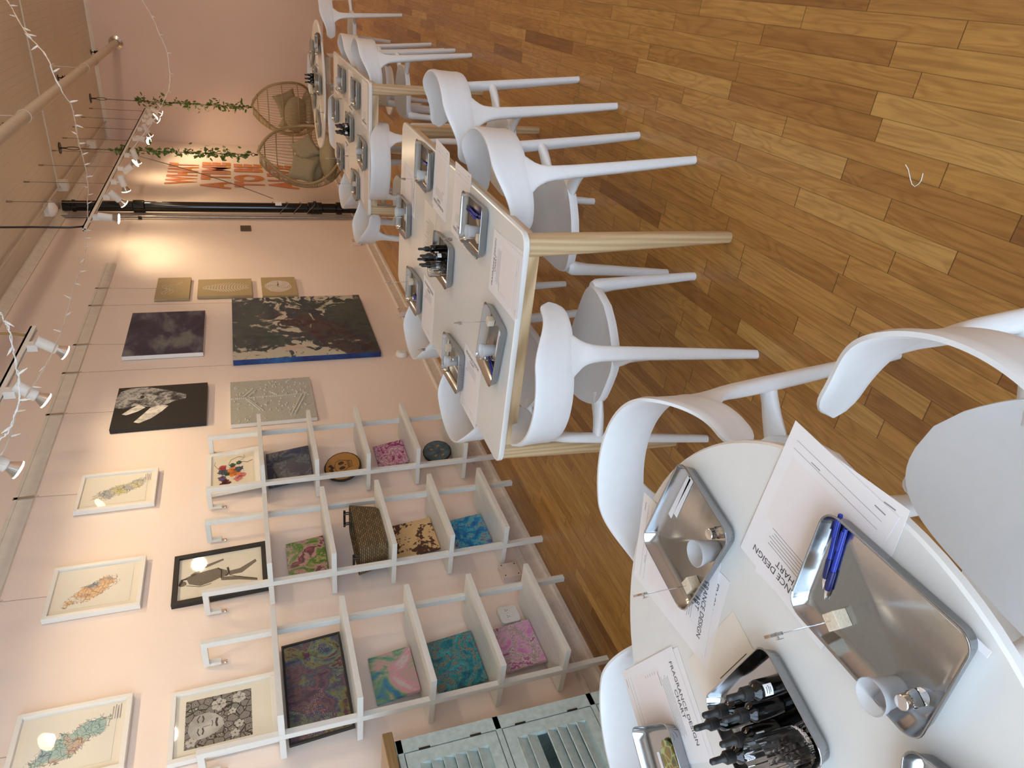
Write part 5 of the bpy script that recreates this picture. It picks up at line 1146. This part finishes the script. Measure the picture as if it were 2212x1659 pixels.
# ================================================================ HANGING EGG CHAIRS
def egg_chair(x, y, zb, rz, label, H_=1.17, seed=0):
    r = thing('hanging_egg_chair', label, 'hanging chair', (x, y, zb), rz)
    def R_(t): return 0.43*math.sin(PI*min(1, t**0.80))**0.52 if 0 < t < 1 else 0.0
    OA = 1.42
    def P_(a, t): # t 0 bottom..1 top ; opening towards local -Y
        rr = R_(t); return Vector((rr*math.sin(a), -rr*math.cos(a)*0.95, H_*t))
    def rim(t): return OA*math.sin(PI*t)**0.5 + 0.02
    m = MB(); L = [P_(rim(k/28), 0.02+0.96*k/28) for k in range(29)] + [P_(-rim(1-k/28), 0.98-0.96*k/28) for k in range(1,29)]; L.append(L[0])
    m.tube(L, 0.020, 10, caps=False); m.build('hoop', M['rattan'], r, smooth=60)
    m = MB(); n = 30
    for k in range(n + 1):
        f = k/n; pts = []
        for j in range(17):
            t = 0.03+0.94*j/16; a0 = rim(t); a = a0 + (2*PI-2*a0)*f; pts.append(P_(a, t))
        m.tube(pts, 0.0038, 5)
    m.build('ribs', M['rattan'], r, smooth=60)
    m = MB()
    for t in (0.14,0.34,0.56,0.76,0.9):
        a0 = rim(t); m.tube([P_(a0+(2*PI-2*a0)*k/24, t)*1.0 for k in range(25)], 0.008, 6)
    m.build('cross_hoops', M['rattan'], r, smooth=60)
    m = MB(); m.sphere((0,0.02,0.20), 0.33, 20, 10, (1.0,0.92,0.38)); m.sphere((0,0.20,0.42), 0.26, 20, 10, (1.1,0.45,0.75)); m.build('seat_cushion', M['cushion'], r, smooth=70)
    for (cx, cz, an, s) in ((-0.14,0.56,0.35,0.19),(0.16,0.50,-0.45,0.17)):
        m = MB(); T = Matrix.Translation((cx,0.10,cz)) @ Matrix.Rotation(an,4,'Y') @ Matrix.Rotation(-0.25,4,'X'); N = 12; g = []
        for sg in (1,-1):
            grid = [[None]*(N+1) for _ in range(N+1)]; vs = []; fs = []
            for i in range(N+1):
                for j in range(N+1):
                    u, v = -1+2*i/N, -1+2*j/N; pin = 1-0.12*(1-abs(u)**2)*(abs(v)**4) ; pin2 = 1-0.12*(1-abs(v)**2)*(abs(u)**4)
                    th = 0.065*max(0,(1-u**4))**0.5*max(0,(1-v**4))**0.5
                    vs.append(T @ Vector((u*s*pin2, sg*th, v*s*pin)))
            for i in range(N):
                for j in range(N): a = i*(N+1)+j; fs.append([a,a+1,a+N+2,a+N+1])
            m.add(vs, fs)
        m.build('scatter_cushion', M['cushion'], r, smooth=70)
    m = MB(); m.tube([(0,0.0,H_-0.02),(0,0,H_+0.02)], 0.012, 8); pts = [(0.022*math.cos(a*PI/8), 0, H_+0.042+0.022*math.sin(a*PI/8)) for a in range(17)]; m.tube(pts, 0.004, 6); m.build('top_ring', M['dark'], r, smooth=60)
    # chain
    c = thing('hanging_chain', 'chain with ceiling plate holding the ' + ('nearer' if seed == 0 else 'farther') + ' egg chair', 'chain', (x, y, zb+H_+0.06))
    L_ = CEIL-(zb+H_+0.06)
    m = MB(); k = 0; z = 0.0
    while z < L_-0.24:
        pts = [((0.007*math.cos(a*PI/5) if k%2 else 0), (0 if k%2 else 0.007*math.cos(a*PI/5)), z+0.012+0.015*math.sin(a*PI/5)) for a in range(11)]; m.tube(pts, 0.0022, 4, caps=False); z += 0.023; k += 1
    m.build('links', M['dark'], c, smooth=60)
    m = MB(); pts = [(0.018*math.cos(a*PI/8), 0, L_-0.15+0.075*math.sin(a*PI/8)) for a in range(17)]; m.tube(pts, 0.005, 6); m.tube([(0,0,L_-0.08),(0,0,L_-0.012)], 0.010, 8); m.lathe([(0.07,L_-0.012),(0.07,L_-0.001)], 16); m.build('ceiling_hook', M['dark'], c, smooth=50)
    # vine
    v = thing('trailing_vine', 'leafy green vine twined round the chain of the ' + ('nearer' if seed == 0 else 'farther') + ' egg chair', 'vine', (x, y, zb+H_+0.02))
    rd = random.Random(21+seed); VL = L_*0.72
    path = [Vector((0.020*math.cos(k*0.8), 0.020*math.sin(k*0.8), 0.05+VL*k/50)) for k in range(51)]
    m = MB(); m.tube(path, 0.0025, 5); m.build('stem', M['leaf'], v, smooth=60)
    m = MB()
    for k in range(230):
        p = path[rd.randrange(51)] + Vector((rd.uniform(-.03,.03), rd.uniform(-.03,.03), rd.uniform(-.03,.03)))
        if rd.random() < 0.35: p += Vector((rd.uniform(-.07,.07), rd.uniform(-.05,.05), rd.uniform(-.05,.05)))
        q = Euler((rd.uniform(0,6), rd.uniform(0,6), rd.uniform(0,6))).to_matrix(); l = rd.uniform(0.045,0.085); w_ = l*0.24
        pr = [Vector((0,0,0)),Vector((l*0.3,w_,0.003)),Vector((l*0.7,w_*0.8,0.005)),Vector((l,0,0)),Vector((l*0.7,-w_*0.8,0.005)),Vector((l*0.3,-w_,0.003))]
        m.add([p + q @ a for a in pr], [[0,1,2,3],[0,3,4,5]])
    m.build('leaves', M['leaf'], v, smooth=0)
egg_chair(0.645, 10.45, 0.15, math.radians(38), 'rattan egg chair nearer the camera, its open side and cushions showing', seed=0)
egg_chair(0.815, 13.15, 0.17, math.radians(170), 'rattan egg chair by the back wall, seen from behind through its ribs', 1.14, seed=1)

# ================================================================ STRING LIGHTS
def string_lights(label, pts, step, spread, bl=1.0, seed=0, wr=0.0028):
    r = thing('string_lights', label, 'string lights', (0,0,0)); rd = random.Random(seed)
    # Catmull-Rom resample
    P_ = [pts[0]] + pts + [pts[-1]]; path = []
    for i in range(1, len(P_)-2):
        for k in range(8):
            t = k/8; a, b, c, d = P_[i-1], P_[i], P_[i+1], P_[i+2]
            path.append(0.5*((2*b)+(c-a)*t+(2*a-5*b+4*c-d)*t*t+(3*b-a-3*c+d)*t**3))
    path.append(pts[-1])
    m = MB(); m.tube([p + Vector((rd.uniform(-1,1), rd.uniform(-1,1), rd.uniform(-1,1)))*0.004 for p in path], wr, 6); m.tube([p + Vector((0.004*math.cos(k*1.3), 0.004*math.sin(k*1.3), 0.003*math.sin(k*0.9))) for k, p in enumerate(path)], wr*0.8, 6); m.build('cable', M['white'], r, smooth=60)
    acc = 0; nb = 0
    for a, b in zip(path[:-1], path[1:]):
        acc += (b-a).length
        if acc >= step and nb < 90:
            acc = 0; nb += 1; dr = Vector((rd.uniform(-.6,.6), rd.uniform(-.6,.6), rd.choice((-1,-1,-0.8,0.4)))).normalized()
            q = dr.to_track_quat('Z','Y').to_matrix().to_4x4(); T = Matrix.Translation(b) @ q
            m = MB(); m.lathe([(0.003*bl,0.002),(0.0045*bl,0.004),(0.0048*bl,0.024*bl),(0.004*bl,0.026*bl)], 8, T); s = m.build('socket', M['white'], r, smooth=40)
            m = MB(); m.lathe([(0.0028*bl,0.026*bl),(0.0030*bl,0.032*bl),(0.0006*bl,0.042*bl)], 6, T); m.build('mini_bulb', M['bulb'], s, smooth=50)
A_ = [(300,-12),(330,40),(345,75),(360,110),(366,150),(367,175),(362,200),(345,235),(328,266),(310,290),(296,308),(285,322)]
string_lights('string of mini lights sagging between the far track and the open side of the room', [ony(x, y, 10.0) for x, y in A_], 0.20, 0, 1.15, 1, 0.0035)
B_ = [((8,-12),5.2),((15,0),5.0),((50,60),4.5),((75,92),4.0),((100,122),3.9),((130,190),3.9),((155,230),4.1),((163,270),4.5),((170,310),5.0),((182,350),5.4),((190,400),5.9),((189,440),6.4)]
pB = [deep(x, y, d) for (x, y), d in B_] + [onx(190, 474, 0.73)] + [onx(x, y, 0.75) for x, y in ((186,500),(185,530),(180,570),(160,620),(140,690),(115,760),(80,820),(40,880),(20,950),(0,985),(-15,1010))]
string_lights('long string of white mini lights draped from the room to the near track', pB, 0.23, 0, 1.1, 2)
string_lights('string of larger showing mini lights near the camera, cut by the left picture edge', [deep(x, y, 3.0) for x, y in ((-14,640),(0,672),(8,690),(20,715),(32,770),(40,820),(42,860),(34,890),(20,930),(5,945),(-14,960))], 0.11, 0, 1.1, 3)
